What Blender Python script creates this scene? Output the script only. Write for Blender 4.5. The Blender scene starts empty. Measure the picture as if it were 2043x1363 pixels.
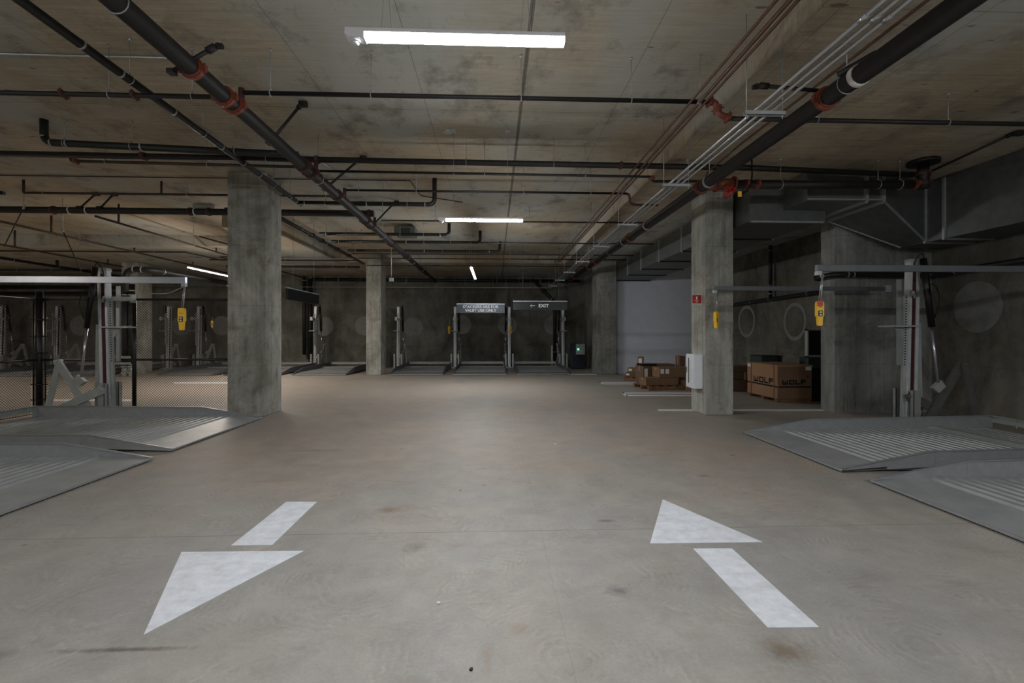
import bpy, bmesh, math, random
from mathutils import Vector, Matrix
random.seed(7)
PI = math.pi
scene = bpy.context.scene
COL = scene.collection

# ---------------------------------------------------------------- camera
F, TH, HZ, CX, H = 905.0, math.radians(2.2), 665.5, 1021.5, 1.5
cam_d = bpy.data.cameras.new('camera'); cam = bpy.data.objects.new('camera', cam_d); COL.objects.link(cam)
cam.location = (0, 0, H); cam.rotation_euler = (PI/2, 0, -TH)
cam_d.sensor_width = 36; cam_d.lens = F*36/2043; cam_d.shift_y = (HZ-681.5)/2043
cam_d.clip_start = .05; cam_d.clip_end = 200
scene.camera = cam
ct, st = math.cos(TH), math.sin(TH)

def P(px, py, s):
    """survey helper: the world point seen at a spot of the photo, at s picture units per metre"""
    a, b, c = (px-CX)/s, F/s, (HZ-py)/s
    return Vector((a*ct+b*st, -a*st+b*ct, H+c))
def Z(v): return H+v
def onY(px, Y):
    d = (px-CX)/F; return Y*(d*ct+st)/(ct-d*st)
def onX(px, X):
    d = (px-CX)/F; return X*(ct-d*st)/(d*ct+st)
def sY(px, Y):           # scale at column px of a plane of constant Y
    d = (px-CX)/F; return F*(ct-d*st)/Y

# ---------------------------------------------------------------- materials
def lin(c):
    return tuple((v/12.92 if v <= .04045 else ((v+.055)/1.055)**2.4) for v in c)
MATS = {}
def nodes(name):
    m = bpy.data.materials.new(name); m.use_nodes = True
    nt = m.node_tree; b = nt.nodes['Principled BSDF']; MATS[name] = m
    return m, nt, b
def N(nt, t, **k):
    n = nt.nodes.new(t)
    for a, v in k.items():
        if a.startswith('i_'):
            n.inputs[a[2:].replace('_', ' ')].default_value = v
        else: setattr(n, a, v)
    return n
def mth(nt, op, a, b=None, clamp=False):
    n = nt.nodes.new('ShaderNodeMath'); n.operation = op; n.use_clamp = clamp
    for i, v in enumerate((a, b)):
        if v is None: continue
        if isinstance(v, (int, float)): n.inputs[i].default_value = v
        else: nt.links.new(v, n.inputs[i])
    return n.outputs[0]
def ramp(nt, src, stops):
    r = nt.nodes.new('ShaderNodeValToRGB'); el = r.color_ramp.elements
    while len(el) < len(stops): el.new(.5)
    for e, (p, c) in zip(el, stops):
        e.position = p; e.color = (*c, 1) if len(c) == 3 else c
    nt.links.new(src, r.inputs[0]); return r.outputs[0]
def mix(nt, fac, a, b, mode='MIX'):
    n = nt.nodes.new('ShaderNodeMix'); n.data_type = 'RGBA'; n.blend_type = mode
    for sock, v in ((n.inputs[0], fac), (n.inputs[6], a), (n.inputs[7], b)):
        if isinstance(v, (int, float)): sock.default_value = v
        elif isinstance(v, tuple): sock.default_value = (*v, 1)
        else: nt.links.new(v, sock)
    return n.outputs[2]
def coords(nt, scale=(1, 1, 1), rot=(0, 0, 0)):
    t = nt.nodes.new('ShaderNodeTexCoord'); m = nt.nodes.new('ShaderNodeMapping')
    m.inputs['Scale'].default_value = scale; m.inputs['Rotation'].default_value = rot
    nt.links.new(t.outputs['Object'], m.inputs[0]); return m.outputs[0]
def noise(nt, vec, scale, detail=6, rough=.6, dist=0):
    n = nt.nodes.new('ShaderNodeTexNoise'); n.inputs['Scale'].default_value = scale
    n.inputs['Detail'].default_value = detail; n.inputs['Roughness'].default_value = rough
    n.inputs['Distortion'].default_value = dist
    nt.links.new(vec, n.inputs['Vector']); return n.outputs['Fac']
def bump(nt, b, src, strength=.2, dist=.01):
    n = nt.nodes.new('ShaderNodeBump'); n.inputs['Strength'].default_value = strength
    n.inputs['Distance'].default_value = dist
    nt.links.new(src, n.inputs['Height']); nt.links.new(n.outputs[0], b.inputs['Normal'])
def simple(name, rgb, rough=.5, metal=0, var=.0, nscale=8, bmp=0, spec=None):
    m, nt, b = nodes(name); c = lin(rgb)
    b.inputs['Roughness'].default_value = rough; b.inputs['Metallic'].default_value = metal
    if spec is not None: b.inputs['Specular IOR Level'].default_value = spec
    f = noise(nt, coords(nt), nscale)
    lo = tuple(v*(1-var) for v in c); hi = tuple(min(1, v*(1+var)) for v in c)
    nt.links.new(ramp(nt, f, [(.3, lo), (.7, hi)]), b.inputs['Base Color'])
    if bmp: bump(nt, b, f, bmp)
    return m
def linemask(nt, coord, period, offset, width):
    """1 on thin lines every period metres along a coordinate"""
    x = mth(nt, 'ADD', coord, -offset+1000*period)
    x = mth(nt, 'MODULO', x, period)
    d = mth(nt, 'MINIMUM', x, mth(nt, 'SUBTRACT', period, x))
    return mth(nt, 'LESS_THAN', d, width)
def sepxyz(nt):
    t = nt.nodes.new('ShaderNodeTexCoord'); s = nt.nodes.new('ShaderNodeSeparateXYZ')
    nt.links.new(t.outputs['Object'], s.inputs[0]); return s.outputs

def mat_floor():
    m, nt, b = nodes('floor_concrete'); v = coords(nt)
    big = noise(nt, v, .55, 7, .62, .4); mid = noise(nt, v, 3.2, 8, .7); fine = noise(nt, v, 60, 4, .7)
    base = ramp(nt, big, [(.28, lin((.61, .605, .595))), (.5, lin((.65, .635, .61))), (.72, lin((.68, .645, .605)))])
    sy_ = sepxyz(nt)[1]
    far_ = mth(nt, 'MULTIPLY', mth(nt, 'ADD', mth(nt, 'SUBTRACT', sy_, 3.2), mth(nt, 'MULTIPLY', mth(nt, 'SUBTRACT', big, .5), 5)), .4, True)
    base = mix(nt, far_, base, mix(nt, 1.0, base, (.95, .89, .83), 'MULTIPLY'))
    c = mix(nt, .75, base, ramp(nt, mid, [(.3, (.72, .71, .70)), (.7, (1.1, 1.09, 1.06))]), 'MULTIPLY')
    c = mix(nt, .5, c, ramp(nt, fine, [(.35, (.86, .86, .86)), (.65, (1.08, 1.08, 1.08))]), 'MULTIPLY')
    # trowel swirls
    vo = N(nt, 'ShaderNodeTexVoronoi', i_Scale=1.1); nt.links.new(v, vo.inputs['Vector'])
    sw = mth(nt, 'SINE', mth(nt, 'ADD', mth(nt, 'MULTIPLY', vo.outputs['Distance'], 150), mth(nt, 'MULTIPLY', mid, 34)))
    fade = mth(nt, 'MULTIPLY', ramp(nt, noise(nt, v, 2.6, 4, .7), [(.46, (0, 0, 0)), (.58, (1, 1, 1))]), ramp(nt, noise(nt, coords(nt, (1, 1, 1), (0, 0, 1)), 11, 3, .7), [(.4, (0, 0, 0)), (.6, (1, 1, 1))]))
    swc = ramp(nt, mth(nt, 'ADD', mth(nt, 'MULTIPLY', sw, .5), .5), [(.0, (.86, .85, .84)), (.8, (1, 1, 1)), (1, (1.12, 1.12, 1.12))])
    c = mix(nt, mth(nt, 'MULTIPLY', fade, .8), c, mix(nt, 1.0, c, swc, 'MULTIPLY'))
    # brown marks
    st_ = noise(nt, coords(nt, (1.2, 3.5, 1), (0, 0, .4)), 1.4, 6, .75)
    c = mix(nt, ramp(nt, st_, [(.56, (0, 0, 0)), (.78, (.6, .6, .6))]), c, lin((.53, .46, .40)))
    sp = noise(nt, v, 7, 2, .5)
    c = mix(nt, ramp(nt, sp, [(.735, (0, 0, 0)), (.77, (.6, .6, .6))]), c, lin((.36, .30, .26)))
    # individual marks: brown spill, dark scuff, grey scrape, rusty spots
    def spot(x, y, rx, ry, colr, amt, edge=.55):
        g = coords(nt, (1/rx, 1/ry, 0)); g.node.inputs['Location'].default_value = (-x/rx, -y/ry, 0)
        ln = nt.nodes.new('ShaderNodeVectorMath'); ln.operation = 'LENGTH'; nt.links.new(g, ln.inputs[0])
        d_ = mth(nt, 'ADD', ln.outputs['Value'], mth(nt, 'MULTIPLY', mth(nt, 'SUBTRACT', noise(nt, v, 9, 8, .8), .5), 2.2))
        return mix(nt, ramp(nt, d_, [(.1, (amt,)*3), (edge+.35, (0, 0, 0))]), c, lin(colr))
    for a_ in ((1.37, 2.1, .17, .12, (.42, .34, .25), .65), (-1.75, 2.22, .42, .025, (.40, .35, .32), .9), (-2.35, 2.2, .15, .06, (.42, .38, .35), .6), (.72, 2.62, .12, .07, (.40, .39, .38), .7),
               (-.03, 2.1, .04, .14, (.55, .46, .36), .35), (.12, 2.3, .08, .08, (.58, .48, .38), .35), (-.9, 3.9, .14, .09, (.50, .40, .30), .7), (-.55, 3.2, .13, .10, (.38, .36, .35), .5), (-2.3, 5.9, .5, .05, (.42, .38, .35), .6), (.9, 3.6, .12, .04, (.38, .34, .31), .7), (2.2, 4.7, .12, .05, (.4, .36, .33), .6)):
        c = spot(*a_)
    s = sepxyz(nt)
    wob = mth(nt, 'MULTIPLY', mth(nt, 'SUBTRACT', mid, .5), .012)
    j = linemask(nt, mth(nt, 'ADD', s[1], wob), 6.9, 3.44, .004)
    j2 = linemask(nt, mth(nt, 'ADD', s[0], wob), 7.4, .35, .003)
    jj = mth(nt, 'MAXIMUM', j, mth(nt, 'MULTIPLY', j2, .3))
    c = mix(nt, mth(nt, 'MULTIPLY', jj, .45), c, lin((.30, .28, .26)))
    nt.links.new(c, b.inputs['Base Color'])
    nt.links.new(ramp(nt, mid, [(.3, (.48,)*3), (.7, (.66,)*3)]), b.inputs['Roughness'])
    b.inputs['Specular IOR Level'].default_value = .35
    bump(nt, b, mid, .06, .01); return m

def mat_ceiling():
    m, nt, b = nodes('ceiling_board_formed_concrete'); v = coords(nt)
    big = noise(nt, v, .5, 6, .6, .6)
    base = ramp(nt, big, [(.25, lin((.58, .54, .475))), (.5, lin((.67, .62, .54))), (.75, lin((.74, .69, .61)))])
    stre = noise(nt, coords(nt, (.8, 14, 1)), 1.8, 7, .7)
    c = mix(nt, .8, base, ramp(nt, stre, [(.32, (.68, .66, .64)), (.68, (1.1, 1.09, 1.07))]), 'MULTIPLY')
    fine = noise(nt, v, 22, 6, .75)
    c = mix(nt, .6, c, ramp(nt, fine, [(.3, (.85,)*3), (.7, (1.1,)*3)]), 'MULTIPLY')
    # grey laitance zones
    gz = noise(nt, coords(nt, (1, .5, 1)), .45, 3, .5)
    c = mix(nt, ramp(nt, gz, [(.43, (0, 0, 0)), (.57, (.7,)*3)]), c, lin((.65, .665, .645)))
    # damp blotches
    bl = noise(nt, coords(nt, (1.3, 1, 1), (0, 0, .5)), 1.5, 6, .7)
    c = mix(nt, ramp(nt, bl, [(.52, (0, 0, 0)), (.70, (.75,)*3)]), c, lin((.42, .40, .37)))
    sp = noise(nt, coords(nt, (2.5, 7, 1)), 1.6, 2, .4)
    c = mix(nt, ramp(nt, sp, [(.72, (0, 0, 0)), (.76, (.6,)*3)]), c, lin((.28, .23, .18)))
    s = sepxyz(nt)
    l1 = linemask(nt, s[0], 1.22, .34, .004); l2 = linemask(nt, s[1], 2.44, 1.1, .004)
    jj = mth(nt, 'MAXIMUM', l1, l2)
    c = mix(nt, mth(nt, 'MULTIPLY', jj, .5), c, lin((.27, .23, .19)))
    d = mth(nt, 'ABSOLUTE', mth(nt, 'SUBTRACT', s[0], .34))
    c = mix(nt, mth(nt, 'MULTIPLY', mth(nt, 'LESS_THAN', d, .022), .6), c, lin((.24, .22, .2)))
    nt.links.new(c, b.inputs['Base Color']); b.inputs['Roughness'].default_value = .9
    b.inputs['Specular IOR Level'].default_value = .15
    bump(nt, b, stre, .25, .01); return m

def mat_wall(name, dark, light, stain, seams=2.6, lift=1.35, patch=.5, boards=False):
    m, nt, b = nodes(name); v = coords(nt)
    n1 = noise(nt, coords(nt, (1, 1, .6)), .9, 7, .65, .5); n2 = noise(nt, coords(nt, (5, 5, .8)), 1.5, 6, .7)
    fine = noise(nt, v, 30, 5, .7)
    c = ramp(nt, n1, [(.28, lin(dark)), (.72, lin(light))])
    c = mix(nt, .7, c, ramp(nt, n2, [(.3, (.78,)*3), (.7, (1.12,)*3)]), 'MULTIPLY')
    c = mix(nt, .5, c, ramp(nt, fine, [(.3, (.85,)*3), (.7, (1.12,)*3)]), 'MULTIPLY')
    bl = noise(nt, coords(nt, (1, 1, 1.6)), 1.7, 5, .7)
    c = mix(nt, ramp(nt, bl, [(.54, (0, 0, 0)), (.7, (patch,)*3)]), c, lin(stain))
    lg = noise(nt, coords(nt, (1, 1, .8)), .7, 8, .72, .8)
    c = mix(nt, .85, c, ramp(nt, lg, [(.36, (.50, .50, .45)), (.5, (.95, .95, .93)), (.62, (1.25, 1.25, 1.26))]), 'MULTIPLY')
    if boards:
        bx = noise(nt, coords(nt, (9, 9, .25)), 1.6, 3, .6)
        c = mix(nt, .8, c, ramp(nt, bx, [(.35, (.84,)*3), (.5, (1, 1, 1)), (.65, (1.12,)*3)]), 'MULTIPLY')
        dr = noise(nt, coords(nt, (7, 7, .9)), 1.0, 7, .75)
        c = mix(nt, ramp(nt, dr, [(.56, (0, 0, 0)), (.68, (.6,)*3)]), c, lin(tuple(x*.72 for x in stain)))
    s = sepxyz(nt)
    jz = linemask(nt, s[2], lift, .92, .004)
    c = mix(nt, mth(nt, 'MULTIPLY', jz, .4), c, lin(tuple(x*.6 for x in dark)))
    if seams:
        j = mth(nt, 'MAXIMUM', linemask(nt, s[0], seams, .3, .004), linemask(nt, s[1], seams, .9, .004))
        c = mix(nt, mth(nt, 'MULTIPLY', j, .4), c, lin(tuple(x*.6 for x in dark)))
    nt.links.new(c, b.inputs['Base Color']); b.inputs['Roughness'].default_value = .85
    b.inputs['Specular IOR Level'].default_value = .2
    bump(nt, b, n2, .3, .01); return m

M_floor = mat_floor(); M_ceil = mat_ceiling()
M_wall = mat_wall('dark_retaining_concrete', (.35, .35, .325), (.49, .485, .455), (.36, .34, .27))
M_swall = mat_wall('side_wall_concrete', (.36, .35, .32), (.50, .49, .45), (.42, .38, .29))
M_col = mat_wall('column_concrete', (.56, .56, .53), (.72, .715, .68), (.47, .44, .37), 0, 1.09, .7, True)
M_stub = mat_wall('grey_pier_concrete', (.46, .465, .45), (.60, .60, .58), (.42, .40, .35), 0, 1.22, .5, True)
M_patch = simple('patched_concrete', (.52, .52, .505), .9, 0, .15, 9, .2)
M_patch2 = simple('dull_patched_concrete', (.45, .45, .43), .9, 0, .25, 5, .2)
M_halo = simple('pale_grout', (.52, .52, .49), .9, 0, .15, 14, .2)
M_white = simple('white_painted_wall', (.80, .81, .84), .75, 0, .05, 3)
M_galv = simple('galvanised_steel', (.67, .68, .685), .45, .55, .08, 12)
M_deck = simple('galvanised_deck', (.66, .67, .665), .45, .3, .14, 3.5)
M_deck_shade = simple('shaded_far_deck', (.47, .475, .47), .6, .2, .14, 3.5)  # dimmer grazing light on the far decks put into a darker colour
M_galvd = simple('galvanised_sheet_duct', (.42, .43, .42), .5, .6, .18, 6)
M_galvm = simple('painted_grey_steel', (.68, .70, .68), .5, .3, .12, 7)
M_mast = simple('bright_galvanised_mast', (.82, .83, .84), .45, .35, .12, 9)
M_link = simple('shaded_link_steel', (.36, .36, .34), .7, .2, .2, 10)  # unlit look of the right linkage put into the steel colour
M_zinc_dark = simple('darkened_zinc', (.42, .43, .44), .5, .4, .1, 10)  # weaker light on the right arms and far rails put into the colour
M_alu = simple('brushed_light_steel', (.74, .76, .80), .35, .7, .06, 10)
M_cond = simple('emt_conduit', (.72, .73, .74), .33, .75, .06, 10)
M_black = simple('black_steel_pipe', (.115, .105, .10), .55, .1, .35, 12, .05)
M_drain = simple('cast_iron_pipe', (.10, .11, .105), .5, .1, .3, 18, .08)
M_rust = simple('brown_branch_pipe', (.20, .155, .13), .55, .1, .35, 14)
M_coup = simple('orange_coupling', (.47, .24, .17), .5, .1, .25, 20)
M_coupd = simple('dull_red_coupling', (.29, .18, .155), .6, .1, .25, 20)
M_copper = simple('copper_tube', (.37, .27, .23), .5, .4, .2, 15)
M_rubber = simple('black_rubber', (.06, .06, .06), .6, 0, .1, 10)
M_hyd = simple('black_cylinder_paint', (.055, .055, .06), .35, 0, .1, 10)
M_rod = simple('chromed_rod', (.80, .80, .84), .25, .9, .03, 10)
M_yel = simple('yellow_plastic', (.96, .76, .16), .45, 0, .04, 10)
M_red = simple('red_enamel', (.68, .05, .07), .4, 0, .05, 10)
M_maroon = simple('maroon_guide_strip', (.26, .09, .09), .6, 0, .15, 10)
M_paint = simple('white_floor_paint', (.88, .89, .91), .6, 0, .05, 30)
def worn_paint():
    m = MATS['white_floor_paint']; nt = m.node_tree; b = nt.nodes['Principled BSDF']; v = coords(nt)
    c = ramp(nt, noise(nt, v, 9, 8, .75), [(.3, lin((.80, .81, .82))), (.6, lin((.90, .91, .93)))])
    w = N(nt, 'ShaderNodeTexWave', wave_type='RINGS', i_Scale=2.4, i_Distortion=5.0); nt.links.new(v, w.inputs['Vector'])
    c = mix(nt, .35, c, ramp(nt, w.outputs['Fac'], [(.0, (.86,)*3), (.2, (1,)*3)]), 'MULTIPLY')
    sc = noise(nt, coords(nt, (6, 1, 1), (0, 0, .7)), 6, 6, .8)
    c = mix(nt, ramp(nt, sc, [(.66, (0, 0, 0)), (.74, (.6,)*3)]), c, lin((.6, .58, .55)))
    nt.links.new(c, b.inputs['Base Color'])
worn_paint()
M_card = simple('cardboard', (.46, .355, .26), .85, 0, .1, 5)
M_cardd = simple('dark_cardboard', (.39, .295, .215), .85, 0, .12, 5)
M_cardl = simple('light_cardboard', (.60, .46, .34), .85, 0, .06, 5)
M_tape = simple('packing_tape', (.58, .45, .33), .35, 0, .05, 5)
M_lab = simple('white_paper', (.85, .84, .82), .7, 0, .03, 5)
M_ink = simple('black_print', (.08, .06, .06), .7, 0, .1, 5)
M_wood = simple('pallet_wood', (.45, .33, .22), .85, 0, .25, 12)
M_housing = simple('white_lamp_housing', (.86, .86, .87), .4, 0, .02, 5)
M_cab = simple('white_cabinet_enamel', (.90, .91, .93), .4, 0, .02, 5)
M_sign = simple('satin_black_sign', (.075, .08, .085), .3, .2, .05, 5)
M_signg = simple('grey_sign_face', (.22, .24, .26), .28, .4, .05, 5)
M_txt = simple('white_lettering', (.92, .93, .93), .5, 0, .02, 5)
M_blue = simple('navy_paint', (.05, .09, .16), .45, 0, .1, 5)
M_panelg = simple('light_grey_enclosure', (.60, .63, .61), .5, 0, .05, 5)
M_dark = simple('dark_wrapped_goods', (.07, .08, .085), .35, 0, .2, 5)
M_olive = simple('dark_green_grey_case', (.20, .24, .235), .5, 0, .15, 5)
M_fence = simple('black_vinyl_steel', (.06, .06, .06), .4, 0, .1, 8)
def emis(name, rgb, s):
    m, nt, b = nodes(name); b.inputs['Base Color'].default_value = (.8, .8, .8, 1)
    b.inputs['Emission Color'].default_value = (*rgb, 1); b.inputs['Emission Strength'].default_value = s
    return m
LAMP = 58.0
M_lens = emis('lit_lamp_lens', (.93, .96, 1.0), LAMP)
M_lens_far = emis('lit_lamp_lens_warm', (1.0, .90, .80), LAMP*1.6)
M_led = emis('green_indicator', (.05, 1, .45), 4)

# ---------------------------------------------------------------- mesh building
class MB:
    def __init__(self): self.bm = bmesh.new()
    def box(self, a, b, bevel=0, M=None):
        bm = bmesh.new(); bmesh.ops.create_cube(bm, size=1)
        a, b = Vector(a), Vector(b); c = (a+b)/2; d = b-a
        for v in bm.verts: v.co = Vector((v.co.x*abs(d.x), v.co.y*abs(d.y), v.co.z*abs(d.z)))+c
        if bevel: bmesh.ops.bevel(bm, geom=bm.edges[:], offset=bevel, segments=2, affect='EDGES', profile=.6)
        if M is not None: bm.transform(M)
        self.add(bm); return self
    def add(self, bm):
        me = bpy.data.meshes.new('t'); bm.to_mesh(me); bm.free(); self.bm.from_mesh(me); bpy.data.meshes.remove(me)
    def tube(self, pts, r, seg=12, caps=True, r2=None, smooth=True):
        pts = [Vector(p) for p in pts]; bm = self.bm; rings = []; n = len(pts)
        up = None
        for i, p in enumerate(pts):
            d = (pts[min(i+1, n-1)]-pts[max(i-1, 0)]).normalized()
            if up is None:
                up = Vector((0, 0, 1)) if abs(d.z) < .9 else Vector((1, 0, 0))
            x = (up-d*up.dot(d)).normalized(); y = d.cross(x); up = x
            rr = r if r2 is None else r+(r2-r)*i/(n-1)
            rings.append([bm.verts.new(p+x*math.cos(2*PI*k/seg)*rr+y*math.sin(2*PI*k/seg)*rr) for k in range(seg)])
        for a, b in zip(rings, rings[1:]):
            for k in range(seg):
                f = bm.faces.new((a[k], a[(k+1) % seg], b[(k+1) % seg], b[k])); f.smooth = smooth
        if caps:
            bm.faces.new(rings[0][::-1]); bm.faces.new(rings[-1])
        return self
    def bar(self, a, b, w, h, up=(0, 0, 1)):
        a, b = Vector(a), Vector(b); d = (b-a).normalized(); up = Vector(up)
        if abs(d.dot(up)) > .98: up = Vector((0, 1, 0))
        s = d.cross(up).normalized(); u = s.cross(d)
        vs = [self.bm.verts.new(p+s*i*w/2+u*j*h/2) for p in (a, b) for i, j in ((-1, -1), (1, -1), (1, 1), (-1, 1))]
        for q in ((0, 1, 2, 3), (7, 6, 5, 4), (0, 4, 5, 1), (1, 5, 6, 2), (2, 6, 7, 3), (3, 7, 4, 0)):
            self.bm.faces.new([vs[k] for k in q])
        return self
    def prism(self, poly, ext, org=(0, 0, 0)):
        """polygon of 3D points pushed along ext"""
        e = Vector(ext); o = Vector(org)
        a = [self.bm.verts.new(Vector(p)+o) for p in poly]; b = [self.bm.verts.new(Vector(p)+o+e) for p in poly]
        self.bm.faces.new(a[::-1]); self.bm.faces.new(b)
        for i in range(len(a)):
            j = (i+1) % len(a); self.bm.faces.new((a[i], a[j], b[j], b[i]))
        return self
    def hexa(self, p):
        """8 corners: bottom ring 0-3, top ring 4-7"""
        v = [self.bm.verts.new(q) for q in p]
        for q in ((3, 2, 1, 0), (4, 5, 6, 7), (0, 1, 5, 4), (1, 2, 6, 5), (2, 3, 7, 6), (3, 0, 4, 7)):
            self.bm.faces.new([v[k] for k in q])
        return self
    def ring(self, c, axis, R, r, seg=20, arc=(0, 2*PI)):
        c = Vector(c); ax = Vector(axis).normalized(); u = Vector((0, 0, 1)) if abs(ax.z) < .9 else Vector((1, 0, 0))
        x = (u-ax*u.dot(ax)).normalized(); y = ax.cross(x)
        n = seg; pts = [c+x*math.cos(t)*R+y*math.sin(t)*R for t in [arc[0]+(arc[1]-arc[0])*k/n for k in range(n+1)]]
        return self.tube(pts, r, 6, False)
    def build(self, name, mat, parent=None, weld=False):
        bmesh.ops.recalc_face_normals(self.bm, faces=self.bm.faces[:])
        me = bpy.data.meshes.new(name); self.bm.to_mesh(me); self.bm.free(); me.materials.append(mat)
        o = bpy.data.objects.new(name, me); COL.objects.link(o)
        if parent is not None: o.parent = parent
        return o
def B(a, b, bevel=0): return MB().box(a, b, bevel)
def T(pts, r, seg=12): return MB().tube(pts, r, seg)
def rnd(pts, rad, n=6):
    pts = [Vector(p) for p in pts]; out = [pts[0]]
    for a, b, c in zip(pts, pts[1:], pts[2:]):
        u = (a-b); v = (c-b); q = min(rad, u.length*.49, v.length*.49); u.normalize(); v.normalize()
        s, e = b+u*q, b+v*q
        for k in range(n+1):
            t = k/n; out.append(s*(1-t)**2+b*2*t*(1-t)+e*t*t)
    out.append(pts[-1]); return out
def tag(o, label=None, cat=None, group=None, kind=None):
    if label: o['label'] = label
    if cat: o['category'] = cat
    if group: o['group'] = group
    if kind: o['kind'] = kind
    return o
def thing(name, label, cat, loc=(0, 0, 0), rz=0, group=None):
    o = bpy.data.objects.new(name, None); COL.objects.link(o); o.location = loc; o.rotation_euler = (0, 0, rz)
    o.empty_display_size = .1
    return tag(o, label, cat, group)
def copy_tree(o, parent=None):
    c = o.copy(); COL.objects.link(c); c.parent = parent
    for ch in [x for x in bpy.data.objects if x.parent == o]: copy_tree(ch, c)
    return c
def struct(name, mb, mat):
    return tag(mb.build(name, mat), kind='structure')

# ---------------------------------------------------------------- setting
ZH, ZL = Z(2.93), Z(2.62)          # high bay soffit, dropped soffit
XR, XL, YD, YS, XL2 = 2.63, -5.7, 16.9, 13.9, -6.75
XW = 8.35                          # right wall
YF = 21.0                          # far wall
def ceil_z(x, y):
    if x > XR or y > YD or (x < XL2 and y > YS) or (XL2 <= x < XL and y > 11.5): return ZL
    return ZH
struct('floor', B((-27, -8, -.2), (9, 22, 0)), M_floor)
c = MB(); c.box((-27, -8, ZH), (9, 22, ZH+.3))
c.box((XR, -8, ZL), (9, 22, ZH+.001)); c.box((XL, YD, ZL), (XR, 22, ZH+.001)); c.box((-27, YS, ZL), (XL2, 22, ZH+.001)); c.box((XL2, 11.5, ZL), (XL, 22, ZH+.001))
struct('ceiling', c, M_ceil)
struct('wall_far', B((-27, YF, 0), (4.15, YF+.3, ZH)), M_wall)
struct('wall_right', B((XW, -8, 0), (XW+.3, 16.6, ZH)), M_swall)
struct('wall_left', B((-27.3, -8, 0), (-27, 22, ZH)), M_wall)
struct('wall_back', B((-27, -8.3, 0), (9, -8, ZH)), M_swall)
struct('wall_white', B((4.48, 16.62, 0), (XW+.3, 16.9, ZH)), M_white)
struct('wall_alcove', B((4.15, 17.2, 0), (4.5, YF+.3, ZH)), M_stub)
pc = P(1665, 823.5, 105.3); pb = P(1640, 823, 101.5)
struct('wall_pier', B((pc.x, pc.y, 0), (XW, pc.y+.36, ZH)), M_stub)

def column(name, label, x0, x1, y0, y1, m, top):
    o = MB().box((x0, y0, 0), (x1, y1, top), .02).build(name, m)
    return tag(o, label, 'column', kind='thing')
cl = P(455, 830, 110); cr = P(531, 830, 110)
column('concrete_column', 'stained square concrete column at the right end of the chain link fence', cl.x, cr.x, cr.y, cr.y+.60, M_col, ZH)
dl = P(1407, 828, 108.7); dr = P(1464.5, 828, 108.7)
column('concrete_column', 'concrete column carrying the white extinguisher cabinet', dl.x, dr.x, dl.y, dl.y+.60, M_col, ZL)
el = P(730.5, 748, 55); er = P(760, 748, 55)
column('concrete_column', 'slim concrete column standing before the far row of parking lifts', el.x, er.x, er.y, er.y+.75, M_col, ZH)
fl = P(243, 747, 54.5); fr = P(273, 747, 54.5)
column('concrete_column', 'distant brownish concrete column behind the fence and riser pipes', fl.x, fr.x, fr.y, fr.y+.75, M_col, ZL)
gl = P(1192, 747, 55); gr = P(1229, 747, 55)
column('concrete_column', 'dark concrete column at the left edge of the white wall', gl.x, gr.x+.03, gl.y, gl.y+.9, M_stub, ZL)

# repaired round patches on the walls
def patch_far(px, py, r, label):
    s = F/YF; x = onY(px, YF-.005); z = Z((HZ-py)/sY(px, YF))
    bm = MB(); n = 36
    pts = [(x+math.cos(2*PI*k/n)*r*(1+.02*math.sin(3*k)), YF-.012, z+math.sin(2*PI*k/n)*r) for k in range(n)]
    bm.prism(pts, (0, .012, 0)); o = bm.build('round_wall_patch', M_patch)
    tag(o, label, 'wall patch', 'round patches on the far wall', 'thing')
for px, py, lab in ((824, 653, 'round grey patch on the far wall beside the lone lift mast at the slim column'),
                    (921, 648, 'round grey patch on the far wall below the left end of the valet sign'),
                    (1012, 649, 'round grey patch on the far wall behind the mast right of the valet sign'),
                    (1104, 649, 'round grey patch on the far wall below the exit sign'),
                    (646, 651, 'round grey patch on the far wall right of the side-on black sign'),
                    (728, 650, 'round patch half hidden behind the slim column'),
                    (362, 650, 'round patch on the far wall behind the fence, under the hanging yellow control'),
                    (443, 650, 'round patch on the far wall behind the fence, next to the stained column'),
                    (160, 650, 'round patch on the far wall behind the left part of the fence')):
    patch_far(px, py, .44, lab)
def patch_side(px, py, ry, rz, label, ringed):
    X = XW; y = onX(px, X); s = F/(X*st+y*ct); z = Z((HZ-py)/s); n = 36
    def shp(f, d):
        return [(X-d, y+math.cos(2*PI*k/n)*ry*f, z+math.sin(2*PI*k/n)*rz*f*(1 if math.sin(2*PI*k/n) > 0 else 1.12)) for k in range(n)]
    root = thing('round_wall_patch', label, 'wall patch', group='round patches on the right wall')
    MB().prism(shp(1, .012), (.012, 0, 0)).build('grout_rim', M_halo if ringed else M_patch2, root)
    if ringed: MB().prism(shp(.80, .02), (.01, 0, 0)).build('infill', M_swall, root)
patch_side(1490, 640, .50, .50, 'pale ringed oval patch on the right wall near the cabinet column', True)
patch_side(1586, 640, .48, .50, 'larger pale ringed oval patch on the wall above the crate', True)
patch_side(1950, 610, .40, .42, 'large plain round patch on the right wall above the lift linkage', False)

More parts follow.
